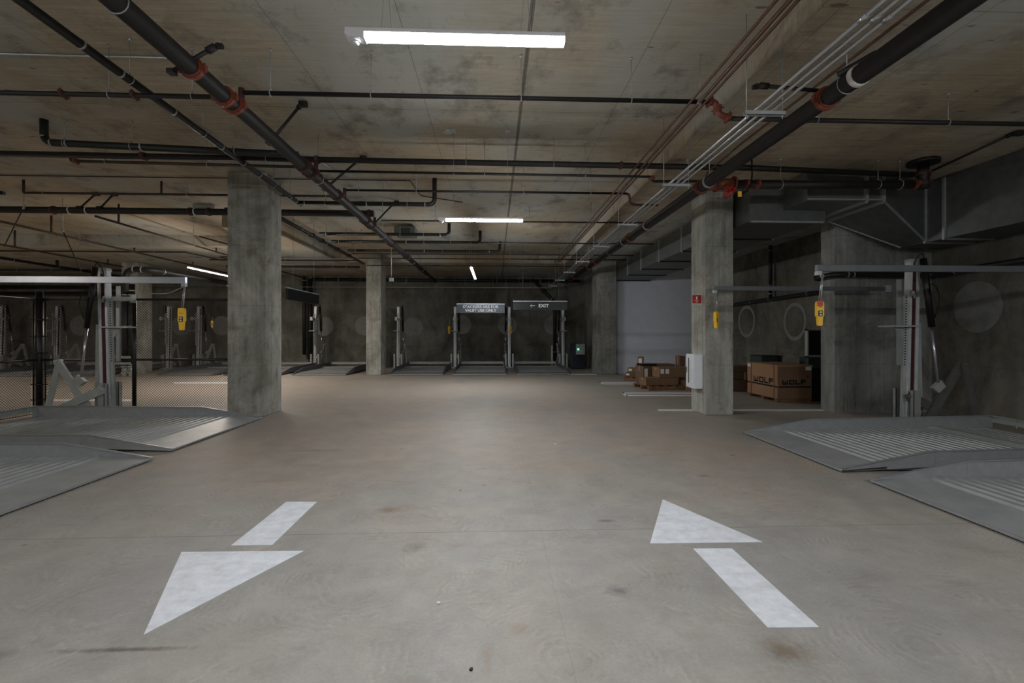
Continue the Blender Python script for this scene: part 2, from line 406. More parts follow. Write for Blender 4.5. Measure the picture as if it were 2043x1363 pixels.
# ---------------------------------------------------------------- floor paint
def paint(polys, name, label, cat, partnames, group=None):
    root = thing(name, label, cat, group=group) if len(polys) > 1 else None
    for poly, pn in zip(polys, partnames):
        pts = []
        for (px, py) in poly:
            s = (py-HZ)/H; q = P(px, py, s); pts.append((q.x, q.y, .0))
        o = MB().prism(pts, (0, 0, .003)).build(pn if root else name, M_paint, root)
        if root is None: tag(o, label, cat, group)
    return root
paint([[(1322, 997), (1521, 1082), (1297, 1085)], [(1383, 1095), (1460, 1095), (1634, 1252), (1532, 1253)]],
      'painted_arrow', 'white floor arrow on the right pointing away down the lane', 'arrow marking', ['arrow_head', 'arrow_shaft'])
paint([[(362, 1102), (606, 1100), (287, 1267)], [(571, 1002), (632, 1002), (543, 1088), (461, 1089)]],
      'painted_arrow', 'white floor arrow on the left pointing back toward the viewer', 'arrow marking', ['arrow_head', 'arrow_shaft'])
def stripe(x0, x1, y0, y1): return [(x0, y0), (x1, y0), (x1, y1), (x0, y1)]
paint([[(1239, 783.4), (1388, 783.6), (1388, 785.6), (1243, 785.4)], [(1249, 788), (1388, 788.3), (1388, 790.6), (1249, 790.4)], [(1239, 783.4), (1245, 783.4), (1253, 790.4), (1247, 790.4)]],
      'painted_stall_line', 'white hairpin stall line in front of the pile of cartons', 'floor line', ['stripe', 'stripe', 'end_bar'], 'white stall lines')
paint([[(1194, 762.3), (1330, 762.6), (1330, 764), (1196, 763.7)], [(1202, 765.5), (1330, 765.8), (1330, 767.2), (1202, 766.9)], [(1194, 762.3), (1199, 762.3), (1206, 766.9), (1201, 766.9)]],
      'painted_stall_line', 'thin white hairpin stall line beside the farther cartons', 'floor line', ['stripe', 'stripe', 'end_bar'], 'white stall lines')
paint([[(1312, 817), (1645, 817), (1645, 820), (1314, 820)]], 'painted_stall_line', 'long single white stall line passing behind the cabinet column', 'floor line', ['stripe'], 'white stall lines')
paint([[(345, 763), (520, 763), (520, 765.5), (348, 765.5)]], 'painted_stall_line', 'white stall line on the floor behind the fence beside the stained column', 'floor line', ['stripe'], 'white stall lines')
paint([[(1135, 746.5), (1191, 746.5), (1191, 747.6), (1135, 747.6)]], 'painted_stall_line', 'faint white line at the foot of the dark column by the power unit', 'floor line', ['stripe'], 'white stall lines')
paint([[(105, 797), (262, 797), (262, 800.5), (108, 800.5)]], 'painted_stall_line', 'short white stall line seen through the fence behind the lift linkage', 'floor line', ['stripe'], 'white stall lines')
# bits of litter
for (px, py, m_, lab, r) in ((1107, 886.5, M_lab, 'small white scrap lying mid lane in the distance', .022), (875, 1205, M_lab, 'tiny white chip on the bare floor between the arrows', .012),
                       (940, 1337, M_rubber, 'small dark pebble at the near edge of the floor', .010)):
    q = P(px, py, (py-HZ)/H); b_ = MB(); n = 7
    pts = [(q.x+math.cos(2*PI*k/n)*r*random.uniform(.6, 1.2), q.y+math.sin(2*PI*k/n)*r*random.uniform(.6, 1.2), 0) for k in range(n)]
    tag(b_.prism(pts, (.001, 0, .008)).build('litter_scrap', m_), lab, 'litter', kind='thing')

# ---------------------------------------------------------------- lamps
def lamp(label, c, L, along='x', lens=None, sensor=True, wires=True, group='linear hanging lamps', slim=1.0, lh=.029):
    """c: centre of underside"""
    root = thing('linear_lamp', label, 'ceiling light', c, 0 if along == 'x' else PI/2, group)
    k = .105 if sensor else 0.0
    w = .034*slim; hz = .052
    B((-L/2, -w, .028), (L/2, w, hz), .003).build('housing', M_housing, root)
    if sensor:
        e = MB(); x0 = -L/2; x1 = x0+k
        e.prism([(x0, -w, .03), (x0, -w, .015), (x0+.03, -w, -.0), (x1, -w, -.0), (x1, -w, .03)], (0, 2*w, 0)); e.build('end_cap', M_housing, root)
        s = MB(); s.tube([(x0+.05, 0, 0), (x0+.05, 0, -.014)], .028, 16); s.tube([(x0+.05, 0, -.014), (x0+.05, 0, -.026)], .022, 16, r2=.012)
        s.build('motion_sensor', M_housing, root)
    ln = MB(); a, b = -L/2+k+.003, L/2-.002
    prof = [(-w+.001, .029), (-w+.001, .029-lh+.012), (-w*.75, .029-lh+.002), (-w*.5, .029-lh), (w*.5, .029-lh), (w*.75, .029-lh+.002), (w-.001, .029-lh+.012), (w-.001, .029)]
    ln.prism([(a, y, z) for y, z in prof], (b-a, 0, 0)); ln.build('lens', lens or M_lens, root)
    if wires:
        top = ceil_z(c[0], c[1])-c[2]
        for sx in (-1, 1):
            x = sx*(L/2-.22)
            wv = MB(); wv.tube([(x, 0, hz+.35), (x, 0, top)], .0025, 5)
            wv.tube([(x-.03, 0, hz), (x, 0, hz+.35)], .002, 5); wv.tube([(x+.03, 0, hz), (x, 0, hz+.35)], .002, 5)
            wv.box((x-.035, -.035, top-.03), (x+.035, .035, top)); wv.build('suspension_wire', M_galv, root)
    return root
p1 = P((694+1127)/2, 85, 355); lamp('big hanging lamp nearest overhead, wider than any other lamp', p1, 433/355)
p2 = P(959, 442, 138); lamp('middle hanging lamp set crosswise over the lane', p2, 168/138)
z3 = 1.62
a3 = P(939, 535, 130/z3); b3 = P(949, 557.5, 108/z3)
lamp('distant hanging lamp set lengthwise over the lane', ((a3.x+b3.x)/2, (a3.y+b3.y)/2, Z(z3)), (b3.y-a3.y), 'y', sensor=False, slim=.85)
a4 = P(375, 535.5, 130/z3)
lamp('thin lengthwise lamp seen left of the stained column above the fence', (a4.x, a4.y+1.22, Z(z3)), 2.44, 'y', M_lens_far, sensor=False, slim=.6, lh=.018)
# unseen lamps added for brightness, outside the frame or hidden behind a column
lamp('unseen hanging lamp behind the viewer over the lane', (-.1, -1.6, Z(z3)), 1.22)
lamp('added unseen lamp in the left bay, farther from the lane', (-15.5, 10.8, Z(z3)), 1.22, 'x', M_lens_far, lh=.014)
lamp('added lamp hidden behind the stained column', (-8.6, 16.0, Z(z3)), 1.22, 'x', M_lens_far, lh=.014)
lamp('added unseen lamp over the left aisle beyond the frame', (-10.5, 3.0, Z(z3)), 1.22, 'x', M_lens_far, lh=.014)
lamp('added unseen lamp at the far left corner beyond the frame', (-19.0, 14.5, Z(z3)), 1.22, 'x', M_lens_far, lh=.014)

lamp('added unseen lamp behind the viewer in the right bay', (5.2, -.6, Z(z3)), 2.44, sensor=False)  # this and the next added out of view to brighten both sides
lamp('added unseen lamp behind the viewer in the left bay', (-5.4, -.6, Z(z3)), 1.8, sensor=False)
# ---------------------------------------------------------------- pipes
def hanger(root, p, axis, r, name='hanger', mat=None, cz=None):
    p = Vector(p); m = MB(); top = cz or ceil_z(p.x, p.y)
    m.ring(p, axis, r+.004, .005, 16)
    m.tube([p+Vector((0, 0, r+.006)), p+Vector((0, 0, r+.03))], .009, 6)
    m.tube([p+Vector((0, 0, r)), (p.x, p.y, top)], .004, 5)
    m.tube([(p.x, p.y, top-.02), (p.x, p.y, top)], .016, 8)
    return m.build(name, mat or M_galv, root)
def coupling(root, p, axis, r, mat=None, ln=.055):
    p = Vector(p); d = Vector(axis).normalized(); m = MB()
    m.tube([p-d*ln*.5, p-d*ln*.42, p-d*ln*.2, p+d*ln*.2, p+d*ln*.42, p+d*ln*.5], r*1.16, 18)
    m.tube([p-d*ln*.28, p+d*ln*.28], r*1.28, 18)
    u = Vector((0, 0, 1)) if abs(d.z) < .9 else Vector((1, 0, 0)); s = d.cross(u).normalized()
    for k in (-1, 1):
        q = p+s*k*(r*1.36); m.box(q-Vector((.018, .018, .03)), q+Vector((.018, .018, .03)), .004)
        m.tube([q-u*.045, q+u*.045], .008, 6)
    return m.build('coupling', mat or M_coup, root)
def band(root, p, axis, r, mat=None, w=.03, name='pipe_band'):
    p = Vector(p); d = Vector(axis).normalized()
    return T([p-d*w/2, p+d*w/2], r*1.05+.002, 18).build(name, mat or M_galv, root)
def pipe(name, label, pts, r, mat, cat='pipe', rad=None, seg=14, hang=(), coup=(), bands=(), cmat=None, group=None, bmat=None):
    """hang/coup/bands: (segment index, fraction)"""
    pts = [Vector(p) for p in pts]
    root = thing(name, label, cat, group=group)
    T(rnd(pts, rad if rad is not None else r*2.2) if len(pts) > 2 else pts, r, seg).build('pipe_body', mat, root)
    def at(i, f): return pts[i].lerp(pts[i+1], f), (pts[i+1]-pts[i]).normalized()
    for i, f in hang:
        p, d = at(i, f); hanger(root, p, d, r)
    for i, f in coup:
        p, d = at(i, f); coupling(root, p, d, r, cmat, max(.05, r*.9))
    for i, f in bands:
        p, d = at(i, f); band(root, p, d, r, bmat, max(.02, r*.35))
    return root
def brace(root, a, b, name='sway_brace', k=1):
    a, b = Vector(a), Vector(b); m = MB(); m.tube([a, b], .018, 8)
    m.box(b-Vector((.05, .03, .06))*k, b+Vector((.05, .03, .0))*k, .004)
    m.box(a-Vector((.05, .05, .04))*k, a+Vector((.05, .05, .03))*k, .004); d = (b-a).normalized()
    m.tube([b-d*.12, b-d*.04], .03, 8)
    return m.build(name, M_black, root)

# mains running down the lane
xL2 = -2.60; zL2 = Z(2.283)
def yAt(X, s): return (F/s-X*st)/ct
L2 = pipe('sprinkler_main', 'thick black overhead main with orange couplings, left of the hanging lamps', [(xL2, -7.5, zL2), (xL2, 20.0, zL2)], .077, M_black,
          hang=[(0, .39), (0, .52), (0, .66), (0, .8), (0, .92)])
for s_ in (232, 207, 200, 147, 141, 121, 99, 95, 79, 67, 56): coupling(L2, (xL2, yAt(xL2, s_), zL2), (0, 1, 0), .077, M_coup if s_ > 150 else M_coupd, .07)
for s_ in (190, 135, 113.6, 92): T([(xL2, yAt(0, s_) if s_ != 92 else yAt(-2.79, 92), zL2), (xL2, yAt(0, s_) if s_ != 92 else yAt(-2.79, 92), Z(2.52))], .03, 10).build('riser_nipple', M_coupd, L2)
brace(L2, P(343, 143, 236), P(438, 88, 233), k=.6)
y = yAt(xL2, 168); brace(L2, (xL2-.05, y, zL2), (xL2+.2, y+.3, ZH-.02))
y = yAt(xL2, 127); brace(L2, (xL2-.05, y, zL2), (xL2+.45, y+.3, ZH-.02))
y = yAt(xL2, 93); brace(L2, (xL2-.05, y, zL2), (xL2+.45, y+.2, ZH-.02))
zR1 = Z(2.18); xR1 = 3.075
R1 = pipe('sprinkler_main', 'thickest black overhead main, on the right beside the steel conduits', [(xR1, -7.5, zR1), (xR1, 19.2, zR1)], .084, M_black,
          hang=[(0, .425), (0, .52), (0, .62), (0, .73), (0, .83), (0, .93)])
for s_ in (215, 134, 88, 66, 52): coupling(R1, (xR1, yAt(xR1, s_), zR1), (0, 1, 0), .084, M_coup, .08)
for s_ in (236, 139, 99, 84): band(R1, (xR1, yAt(xR1, s_), zR1), (0, 1, 0), .084, M_lab if s_ == 236 else M_galv, .05, 'pipe_band')
y = yAt(xR1, 213); brace(R1, (xR1+.02, y, zR1+.09), (xR1-.62, y+.05, zR1+.16), k=.55)
T([P(1672, 149, 228), P(1748, 106, 243)], .026, 10).build('brace_stub', M_black, R1)
xL1 = -3.93
L1a, L1b_ = P(40, 0, 262), P(600, 408, 105.5)
L1 = pipe('drain_pipe', 'slender black overhead pipe sloping down the far left side of the thick main', [L1a+(L1a-L1b_)*.5, L1b_], .04, M_drain,
          hang=[(0, .47), (0, .62), (0, .74), (0, .86), (0, .94)], bands=[(0, .40), (0, .455), (0, .55), (0, .67), (0, .8), (0, .97)])
L4 = pipe('drain_pipe', 'slender black overhead pipe running from the stained column to the slim column', [(-4.63, 9.75, Z(2.5)), (-4.63, 16.22, Z(2.47))], .045, M_drain,
          hang=[(0, .2), (0, .45), (0, .8)], coup=[(0, .3), (0, .4), (0, .58), (0, .75)], cmat=M_drain)
# short drains with turned-up ends, joining that pipe
def drain(label, pxe, py, s, top, x0=None, extra=()):
    y = P(pxe, py, s).y; z = Z((HZ-py)/s); xe = onY(pxe, y)
    return pipe('drain_branch', label, [(x0 if x0 is not None else -4.6, y, z), (xe, y, z), (xe, y, ZH)], .042, M_drain, rad=.12,
                hang=[(0, .2), (0, .62), (0, .8)], bands=[(0, .05), (0, .93), (0, .5)], group='black drain branches with turned-up ends')
drain('nearest of the black drain branches with upturned ends, just above the middle lamp', 867, 408, 105.5, 0, -3.67)
drain('black drain branch with upturned end touching the left end of the middle lamp', 896, 468.5, 75, 0)
drain('longer black drain branch with upturned end right below the middle lamp', 958, 484, 69.8, 0)
drain('farthest and longest black drain branch with upturned end', 997, 502, 62.7, 0)

# crosswise branch lines
def cross(label, x0, x1, py, s, r, mat=M_black, pts_tail=(), name='sprinkler_branch', hang=(), coup=(), bands=(), cm=None, px=987, group=None, z=None, **k):
    y = yAt((px-987)/s, s); zz = z if z is not None else Z((HZ-py)/s)
    X0 = x0; X1 = x1
    return pipe(name, label, [(X0, y, zz), (X1, y, zz)]+[Vector(t) for t in pts_tail], r, mat, hang=hang, coup=coup, bands=bands, cmat=cm or M_coupd, group=group, **k), y, zz
s = 190.0
b1, y1, z1_ = cross('black branch pipe crossing the ceiling behind the nearest lamp', xL2, 2.28, 195, s, .023, hang=[(0, .06), (0, .27), (0, .59), (0, .83)])
pipe('sprinkler_branch', 'black branch pipe continuing left of the thick left main, nearest of the crosswise ones', [(-9, y1, z1_-.05), (xL2-.05, y1, z1_-.05)], .024, M_black, hang=[(0, .5), (0, .8), (0, .93)], coup=[(0, .73), (0, .84)], cmat=M_coupd)
n1 = pipe('grooved_offset', 'orange elbow offset joining two heights of the nearest branch pipe', [(2.27, y1, z1_), (2.36, y1, z1_), (2.40, y1, z1_-.13), (2.52, y1, z1_-.17)], .032, M_coup, coup=[(0, .3), (1, .6), (2, .8)], cmat=M_coup, rad=.04)
pipe('sprinkler_branch', 'black branch pipe crossing the dropped ceiling on the right, behind the thickest main', [(2.5, y1, z1_-.175), (7.4, y1, z1_-.175)], .024, M_black, hang=[(0, .2), (0, .5)])
# second line
s = 135.0; y2 = yAt(0, s)
pipe('sprinkler_branch', 'stout black cross pipe passing just above the stained column top and over to the right', [(-10.5, y2, Z(2.57)), (3.9, y2, Z(2.50)), (6.4, y2, Z(2.43))], .042, M_black,
     hang=[(0, .5), (0, .7), (0, .79), (0, .93)], coup=[(0, .38), (0, .55), (0, .86)], cmat=M_coupd, rad=.01)
pd = P(88, 302, 135)
pipe('drain_elbow_pipe', 'black drain dropping from the ceiling at the left and turning right', [(onY(88, y2-.25), y2-.25, ZH), (onY(88, y2-.25), y2-.25, Z(2.62)), (-2.75, y2-.25, Z(2.50))], .047, M_drain, rad=.13,
     hang=[(1, .08), (1, .34), (1, .74)], bands=[(0, .75), (1, .03), (1, .09), (1, .38), (1, .75)])
pipe('sprinkler_branch', 'thin black pipe tucked under the stout cross pipe, with a small upturned left end', [(onY(142, y2+.05), y2+.05, Z(2.56)), (onY(142, y2+.05), y2+.05, Z(2.48)), (-2.9, y2+.05, Z(2.44))], .021, M_rust, rad=.03,
     hang=[(1, .15), (1, .6)], coup=[(1, .02)])
pipe('sprinkler_branch', 'thin black pipe under the stout cross pipe between the two thick mains', [(-2.7, y2+.15, Z(2.42)), (onY(1300, y2+.15), y2+.15, Z(2.40)), (onY(1302, y2+.15), y2+.15, Z(2.33)), (4.5, y2+.15, Z(2.36))], .019, M_black, rad=.03,
     hang=[(0, .5), (0, .8)], coup=[(1, .3)], cmat=M_coup)
# thick feed to the right with valve
yv = yAt(xR1, 134)
v1 = pipe('valve_feed_pipe', 'thick black pipe from the red valve to the right wall duct', [(xR1+.50, yv, Z(2.22)), (6.42, yv, Z(2.26))], .062, M_black, hang=[(0, .25), (0, .78), (0, .9)], coup=[(0, .06), (0, .12), (0, .98)], cmat=M_coup)
riser_x = 6.5
rz_ = pipe('ceiling_riser', 'black riser with round ceiling flange and red elbow at the right', [(riser_x, yv, Z(2.20)), (riser_x, yv, ZL)], .075, M_black, coup=[(0, .2), (0, .55)], cmat=M_coupd)
MB().tube([(riser_x, yv, ZL-.05), (riser_x, yv, ZL)], .20, 24).build('ceiling_flange', M_black, rz_)
brace(rz_, (riser_x+.03, yv, Z(2.42)), (riser_x+.25, yv-1.05, ZL-.01))
# valve with handwheel
vp = Vector((3.42, yv-.02, Z(2.22)))
vt = thing('gate_valve', 'red gate valve with yellow tag at the top of the cabinet column', 'valve')
m = MB(); m.tube([vp+Vector((-.26, 0, 0)), vp+Vector((.13, 0, 0))], .085, 18)
for dx in (-.13, .13): m.tube([vp+Vector((dx-.015, 0, 0)), vp+Vector((dx+.015, 0, 0))], .115, 18)
m.tube([vp+Vector((0, 0, 0)), vp+Vector((0, -.1, -.1))], .06, 14, r2=.045); m.build('valve_body', M_coup, vt)
m = MB(); w0 = vp+Vector((-.02, -.16, -.17)); ax = Vector((.35, -.6, -.7)).normalized()
m.tube([vp+Vector((0, -.08, -.08)), w0], .018, 10); m.ring(w0, ax, .085, .011, 24)
u = ax.cross(Vector((0, 0, 1))).normalized(); w_ = ax.cross(u)
for k in range(5):
    a = 2*PI*k/5; m.tube([w0, w0+(u*math.cos(a)+w_*math.sin(a))*.083], .007, 6)
m.build('handwheel', M_red, vt)
m = MB(); q = vp+Vector((.13, -.18, -.20)); m.box(q-Vector((.026, .01, .04)), q+Vector((.026, .01, .04)), .006); m.build('warning_tag', M_yel, vt)
m = MB(); m.tube(rnd([vp+Vector((.14, -.1, -.06)), vp+Vector((.32, -.1, -.1)), vp+Vector((.42, 0, .12)), vp+Vector((.44, .05, .40))], .1), .012, 8); m.build('signal_cable', M_rubber, vt)
# third line
s = 113.6
b3_, y3, z3_ = cross('thin black branch crossing above the middle lamp', xL2, onY(1250, yAt(0, 113.6)), 383, s, .02, hang=[(0, .05), (0, .25), (0, .63), (0, .87)])
xe = onY(1251, y3)
pipe('grooved_offset', 'small red offset fitting at the right end of the branch above the middle lamp', [(xe-.03, y3, z3_), (xe+.04, y3, z3_-.02), (xe+.05, y3, z3_-.17), (xe+.12, y3, z3_-.2), (xe+.55, y3, z3_-.2)], .022, M_coupd, rad=.03)
s = 103; yl = yAt(-5, 103)
xa = onY(47, yl)
pipe('sprinkler_branch', 'thin brown branch at the left with an upturned end and a riser stub', [(xa, yl, Z(2.92)), (xa, yl, Z(2.68)), (-2.9, yl, Z(2.68))], .022, M_rust, rad=.03, hang=[(1, .06), (1, .5), (1, .8)])
T([(onY(322, yl), yl, Z(2.68)), (onY(322, yl), yl, ZH)], .019).build('riser_stub', M_rust, bpy.data.objects[-1] if False else thing('riser_stub_pipe', 'short vertical brown pipe stub hanging over the left lift platform', 'pipe'))
# big crosswise main
y4 = yAt(-2.79, 92)
M4 = pipe('sprinkler_main', 'thick dark crosswise main passing behind the stained column', [(-22, y4, Z(2.62)), (xL2-.02, y4, Z(2.60))], .070, M_black, hang=[(0, .25), (0, .5), (0, .88)], coup=[(0, .655), (0, .80), (0, .82), (0, .995)], cmat=M_coupd,
          bands=[(0, .672), (0, .69), (0, .805)], bmat=M_lab)
for px, d in ((160, .55), (200, .5), (-60, .9), (455, .3)):
    x = onY(px, y4); brace(M4, (x, y4, Z(2.66)), (x+d, y4-.25, ZH-.02))
for lab, s_, r_, x0, x1, py in (('brown branch line level with the middle lamp', 86, .016, xL2, 3.6, 442),
                         ('brown branch line right behind the drain ends, far from the viewer', 70.5, .019, -1.0, 4.6, 484.5),
                         ('brown branch line above the distant lengthwise lamp', 62.5, .017, -4.5, 4.6, 508),
                         ('brown branch line second from the far end of the lane', 59.5, .02, -4.5, 4.6, 517),
                         ('brown branch line last before the dropped ceiling', 56, .016, -4.5, 3.4, 531)):
    cross(lab, x0, x1, py, s_, r_, M_rust, hang=[(0, .2), (0, .55), (0, .8)])
# far wall line
yw = YF-.35
pipe('far_wall_main', 'black pipe running high along the far wall', [(-8.2, yw, Z(2.42)), (3.9, yw, Z(2.40))], .075, M_drain, hang=[(0, .05), (0, .18), (0, .45), (0, .53), (0, .72), (0, .77), (0, .9)], bands=[(0, .1), (0, .35), (0, .6), (0, .85)])
pipe('far_wall_riser', 'left one of two black risers beside the side-on black sign', [(onY(607, yw), yw, Z(2.55)), (onY(607, yw), yw, .55)], .075, M_drain, coup=[(0, .1), (0, .35)], cmat=M_drain, bands=[(0, .05)])
pipe('far_wall_riser', 'right one of two black risers beside the side-on black sign', [(onY(619, yw), yw, Z(2.45)), (onY(619, yw), yw, .12)], .085, M_drain, coup=[(0, .12), (0, .9)], cmat=M_drain, bands=[(0, .95)])
xq = onY(1107, yw)
pipe('far_wall_riser', 'black drain pipe slanting down and dropping behind the exit sign', [(xq-.9, yw, Z(2.35)), (xq-.08, yw, Z(1.5)), (xq, yw, Z(1.3)), (xq, yw, .12)], .075, M_drain, coup=[(0, .5), (2, .1), (2, .9), (2, .75)], cmat=M_drain, bands=[(0, .9), (2, .05), (2, .8)])
xq2 = onY(1101, yw-.15); tag(B((xq2-.035, yw-.2, 0), (xq2+.035, yw-.13, .95)).build('guard_post', M_galvm), 'thin grey guard bar in front of the riser behind the exit sign', 'guard', kind='thing')
# far white conduit
yc = YF-1.0
pipe('electrical_conduit', 'thin pale conduit spanning the whole far wall below the black pipe', [(-16, yc, Z(2.02)), (onY(1100, yc), yc, Z(2.02)), (2.55, yc, Z(2.09))], .016, M_cond, cat='conduit', hang=[(0, .3), (0, .62), (0, .86), (0, .95)], rad=.1)
pipe('electrical_conduit', 'thin pale conduit under the ceiling just before the far dropped slab', [(-18, 15.7, Z(2.50)), (-3.0, 15.7, Z(2.56))], .010, M_cond, cat='conduit')
pipe('electrical_conduit', 'thin pale conduit fixed flat to the ceiling at the upper left', [(-9, yAt(-3, 188), ZH-.012), (onY(335, yAt(-3, 188)), yAt(-3, 188), ZH-.012)], .011, M_cond, cat='conduit')
yk = yAt(-3, 105.5)
pipe('electrical_conduit', 'thin brown conduit fixed to the ceiling crossing left to right with a slanted end', [(-10, yk, ZH-.02), (onY(818, yk), yk, ZH-.02), (onY(818, yk)+.05, yk+.95, ZH-.02), (onY(818, yk)+.9, yk+1.4, ZH-.02)], .010, M_rust, cat='conduit', rad=.05)
pipe('electrical_conduit', 'bent silver conduit on the ceiling just right of the stained column', [(-4.4, 7.6, ZH-.015), (-3.0, 7.6, ZH-.015), (-2.75, 8.6, ZH-.015)], .013, M_cond, cat='conduit', rad=.15)

# left bay pipes seen end on over the fence
def longl(label, X, y0, yb, z, r, mat, stubs=(), **k):
    o = pipe('sprinkler_branch', label, [(X, y0, z), (X, yb, z-.02)], r, mat, **k)
    for yy in stubs:
        T([(X, yy, z), (X, yy, ceil_z(X, yy))], r*.9, 8).build('riser_stub', mat, o)
    return o
longl('long brown branch receding over the left fence from the picture edge to the column', -11.0, 9.0, 20.5, Z(2.5), .026, M_rust, (11.7, 14.3, 17), hang=[(0, .3), (0, .6)])
longl('brown branch receding from the white-banded coupling of the crosswise main', -8.5, y4+.05, 20.5, Z(2.5), .024, M_rust, (10.6, 14.2), hang=[(0, .3), (0, .7)])
longl('brown branch receding low at the left picture edge, short riser stubs on it', -13.6, 9.0, 20.5, Z(2.46), .026, M_rust, (13.4, 16.5), hang=[(0, .3), (0, .6)])
longl('black pipe with clips descending toward the top of the near left lift mast', -15.6, 8.0, 20.6, Z(2.40), .05, M_black, (16.8,), hang=[(0, .38), (0, .45), (0, .5), (0, .58), (0, .7)])
yy = 14.6
pipe('sprinkler_branch', 'thin brown crosswise line above the near left lift mast with a stepped end', [(-19, yy, Z(2.55)), (-9.7, yy, Z(2.55)), (-9.3, yy+1.2, Z(2.5)), (-5.0, yy+1.2, Z(2.5))], .024, M_rust, hang=[(0, .2), (0, .5), (0, .9), (2, .2), (2, .5)], rad=.05)
pipe('sprinkler_branch', 'black crosswise line lower, just over the left overhead arm', [(-22, 18.0, Z(2.42)), (-13.5, 18.0, Z(2.42))], .04, M_black, hang=[(0, .3), (0, .45), (0, .6)])
pipe('sprinkler_branch', 'black crosswise line low over the fence top at the left', [(-24, 20.2, Z(2.0)), (-15.6, 20.2, Z(2.0)), (-15.6, 20.2, Z(1.75)), (-24, 20.2, Z(1.7))], .07, M_drain, rad=.12)
pipe('sprinkler_branch', 'short Z shaped brown pipe under the dropped ceiling right of the stained column', [(-7.6, 12.0, Z(2.5)), (-7.2, 15.0, Z(2.5)), (-9.0, 15.2, Z(2.5)), (-8.6, 19, Z(2.5))], .02, M_rust, rad=.04)
pipe('sprinkler_branch', 'twin-hung brown line between the stained column and the slim column', [(-9.8, 16.0, Z(2.54)), (-4.7, 16.0, Z(2.54))], .022, M_rust, hang=[(0, .1), (0, .5), (0, .8)])
pipe('sprinkler_branch', 'black line between the stained column and the slim column, below the twin-hung one', [(-9.8, 17.0, Z(2.46)), (-5.0, 17.0, Z(2.46))], .045, M_black, hang=[(0, .2), (0, .8)], bands=[(0, .9)])
# cable braces at left
for a, b, lab in ((P(48, 413, 96), P(8, 492, 96), 'slanting seismic cable hanging at the far left edge'), (P(125, 459, 92), P(163, 545, 92), 'slanting seismic cable left of the near left mast')):
    r_ = thing('seismic_cable', lab, 'cable brace'); T([a, b], .010, 8).build('cable', M_rust, r_)
    d = (b-a).normalized(); T([a-d*.03, a+d*.05], .019, 8).build('end_fitting', M_galv, r_)
    T([(a.x, a.y, a.z), (a.x, a.y, ceil_z(a.x, a.y))], .008, 6).build('anchor', M_galv, r_)
# curved hose-like pipe over the fence behind the near left mast
yb_ = 13.5
pipe('drain_elbow_pipe', 'black pipe bending off the tall riser pair and running right behind the lamp', [(onY(250, yb_), yb_, Z(1.2)), (onY(250, yb_), yb_, Z(1.86)), (onY(300, yb_), yb_+.1, Z(1.85)), (-9.6, yb_+3.6, Z(1.82))], .085, M_drain, rad=.3,
     bands=[(0, .6), (1, .3), (1, .6), (2, .1)])

# copper tubes, conduits
for x, r_, lab in ((2.062, .013, 'leftmost of three parallel copper tubes on the right of the ceiling'), (2.16, .017, 'middle one of three parallel copper tubes on the right of the ceiling'), (2.222, .013, 'rightmost of three parallel copper tubes, next to the ceiling step')):
    pipe('copper_tube', lab, [(x, -7, Z(2.44)), (x, 15.5, Z(2.44))], r_, M_copper, cat='pipe', seg=10, hang=[(0, .52), (0, .64), (0, .76)] if r_ > .015 else [], group='copper tubes')
pipe('copper_tube', 'single copper tube between the conduits and the thickest main', [(3.245, -7, Z(2.50)), (3.245, 6.0, Z(2.50)), (3.245, 6.9, Z(2.45)), (3.30, 7.0, Z(2.2))], .013, M_copper, cat='pipe', seg=10, rad=.2, hang=[(0, .7)])
zc = Z(2.06)
for k, (rt, lab) in enumerate(((1.167, 'leftmost of the three shiny conduits on trapeze hangers'), (1.205, 'middle one of the three shiny conduits on trapeze hangers'), (1.244, 'rightmost of the three shiny conduits on trapeze hangers'))):
    x = rt*2.06
    o = pipe('electrical_conduit', lab, [(x, -7, zc), (x, 19.6, zc)], .0165, M_cond, cat='conduit', seg=12, group='shiny conduits')
    for s_ in (306, 131, 82, 68, 55): 
        band(o, (x, yAt(x, s_), zc), (0, 1, 0), .0175, M_cond, .07, 'conduit_coupling')
def trapeze(s_, lab, w=.38, x=None):
    y = yAt(2.45, s_); r_ = thing('trapeze_hanger', lab, 'hanger', (2.48, y, zc-.036), 0, 'trapeze hangers of the conduits')
    m = MB(); m.box((-w/2, -.02, -.02), (w/2, .02, -.016)); m.box((-w/2, -.02, -.02), (w/2, -.017, .018)); m.box((-w/2, .017, -.02), (w/2, .02, .018)); m.build('strut_channel', M_galv, r_)
    for sx in (-1, 1):
        xx = 2.48+sx*(w/2-.02); top = ceil_z(xx, y)-(zc-.036)
        m = MB(); m.tube([(sx*(w/2-.02), 0, -.045), (sx*(w/2-.02), 0, top)], .005, 6); m.tube([(sx*(w/2-.02), 0, -.03), (sx*(w/2-.02), 0, -.018)], .012, 6); m.build('threaded_rod', M_galv, r_)
for s_, lab in ((217, 'nearest trapeze hanger under the three conduits'), (146, 'trapeze hanger second from the viewer, at the cabinet column top'), (107, 'trapeze hanger level with the middle lamp'),
                (85.6, 'trapeze hanger over the edge of the duct, fourth from the viewer'), (70.7, 'trapeze hanger fifth from the viewer, before the dark column'), (60.2, 'trapeze hanger third from the far end'), (52.5, 'trapeze hanger second from the far end'), (46.8, 'farthest trapeze hanger at the end of the conduits')):
    trapeze(s_, lab)

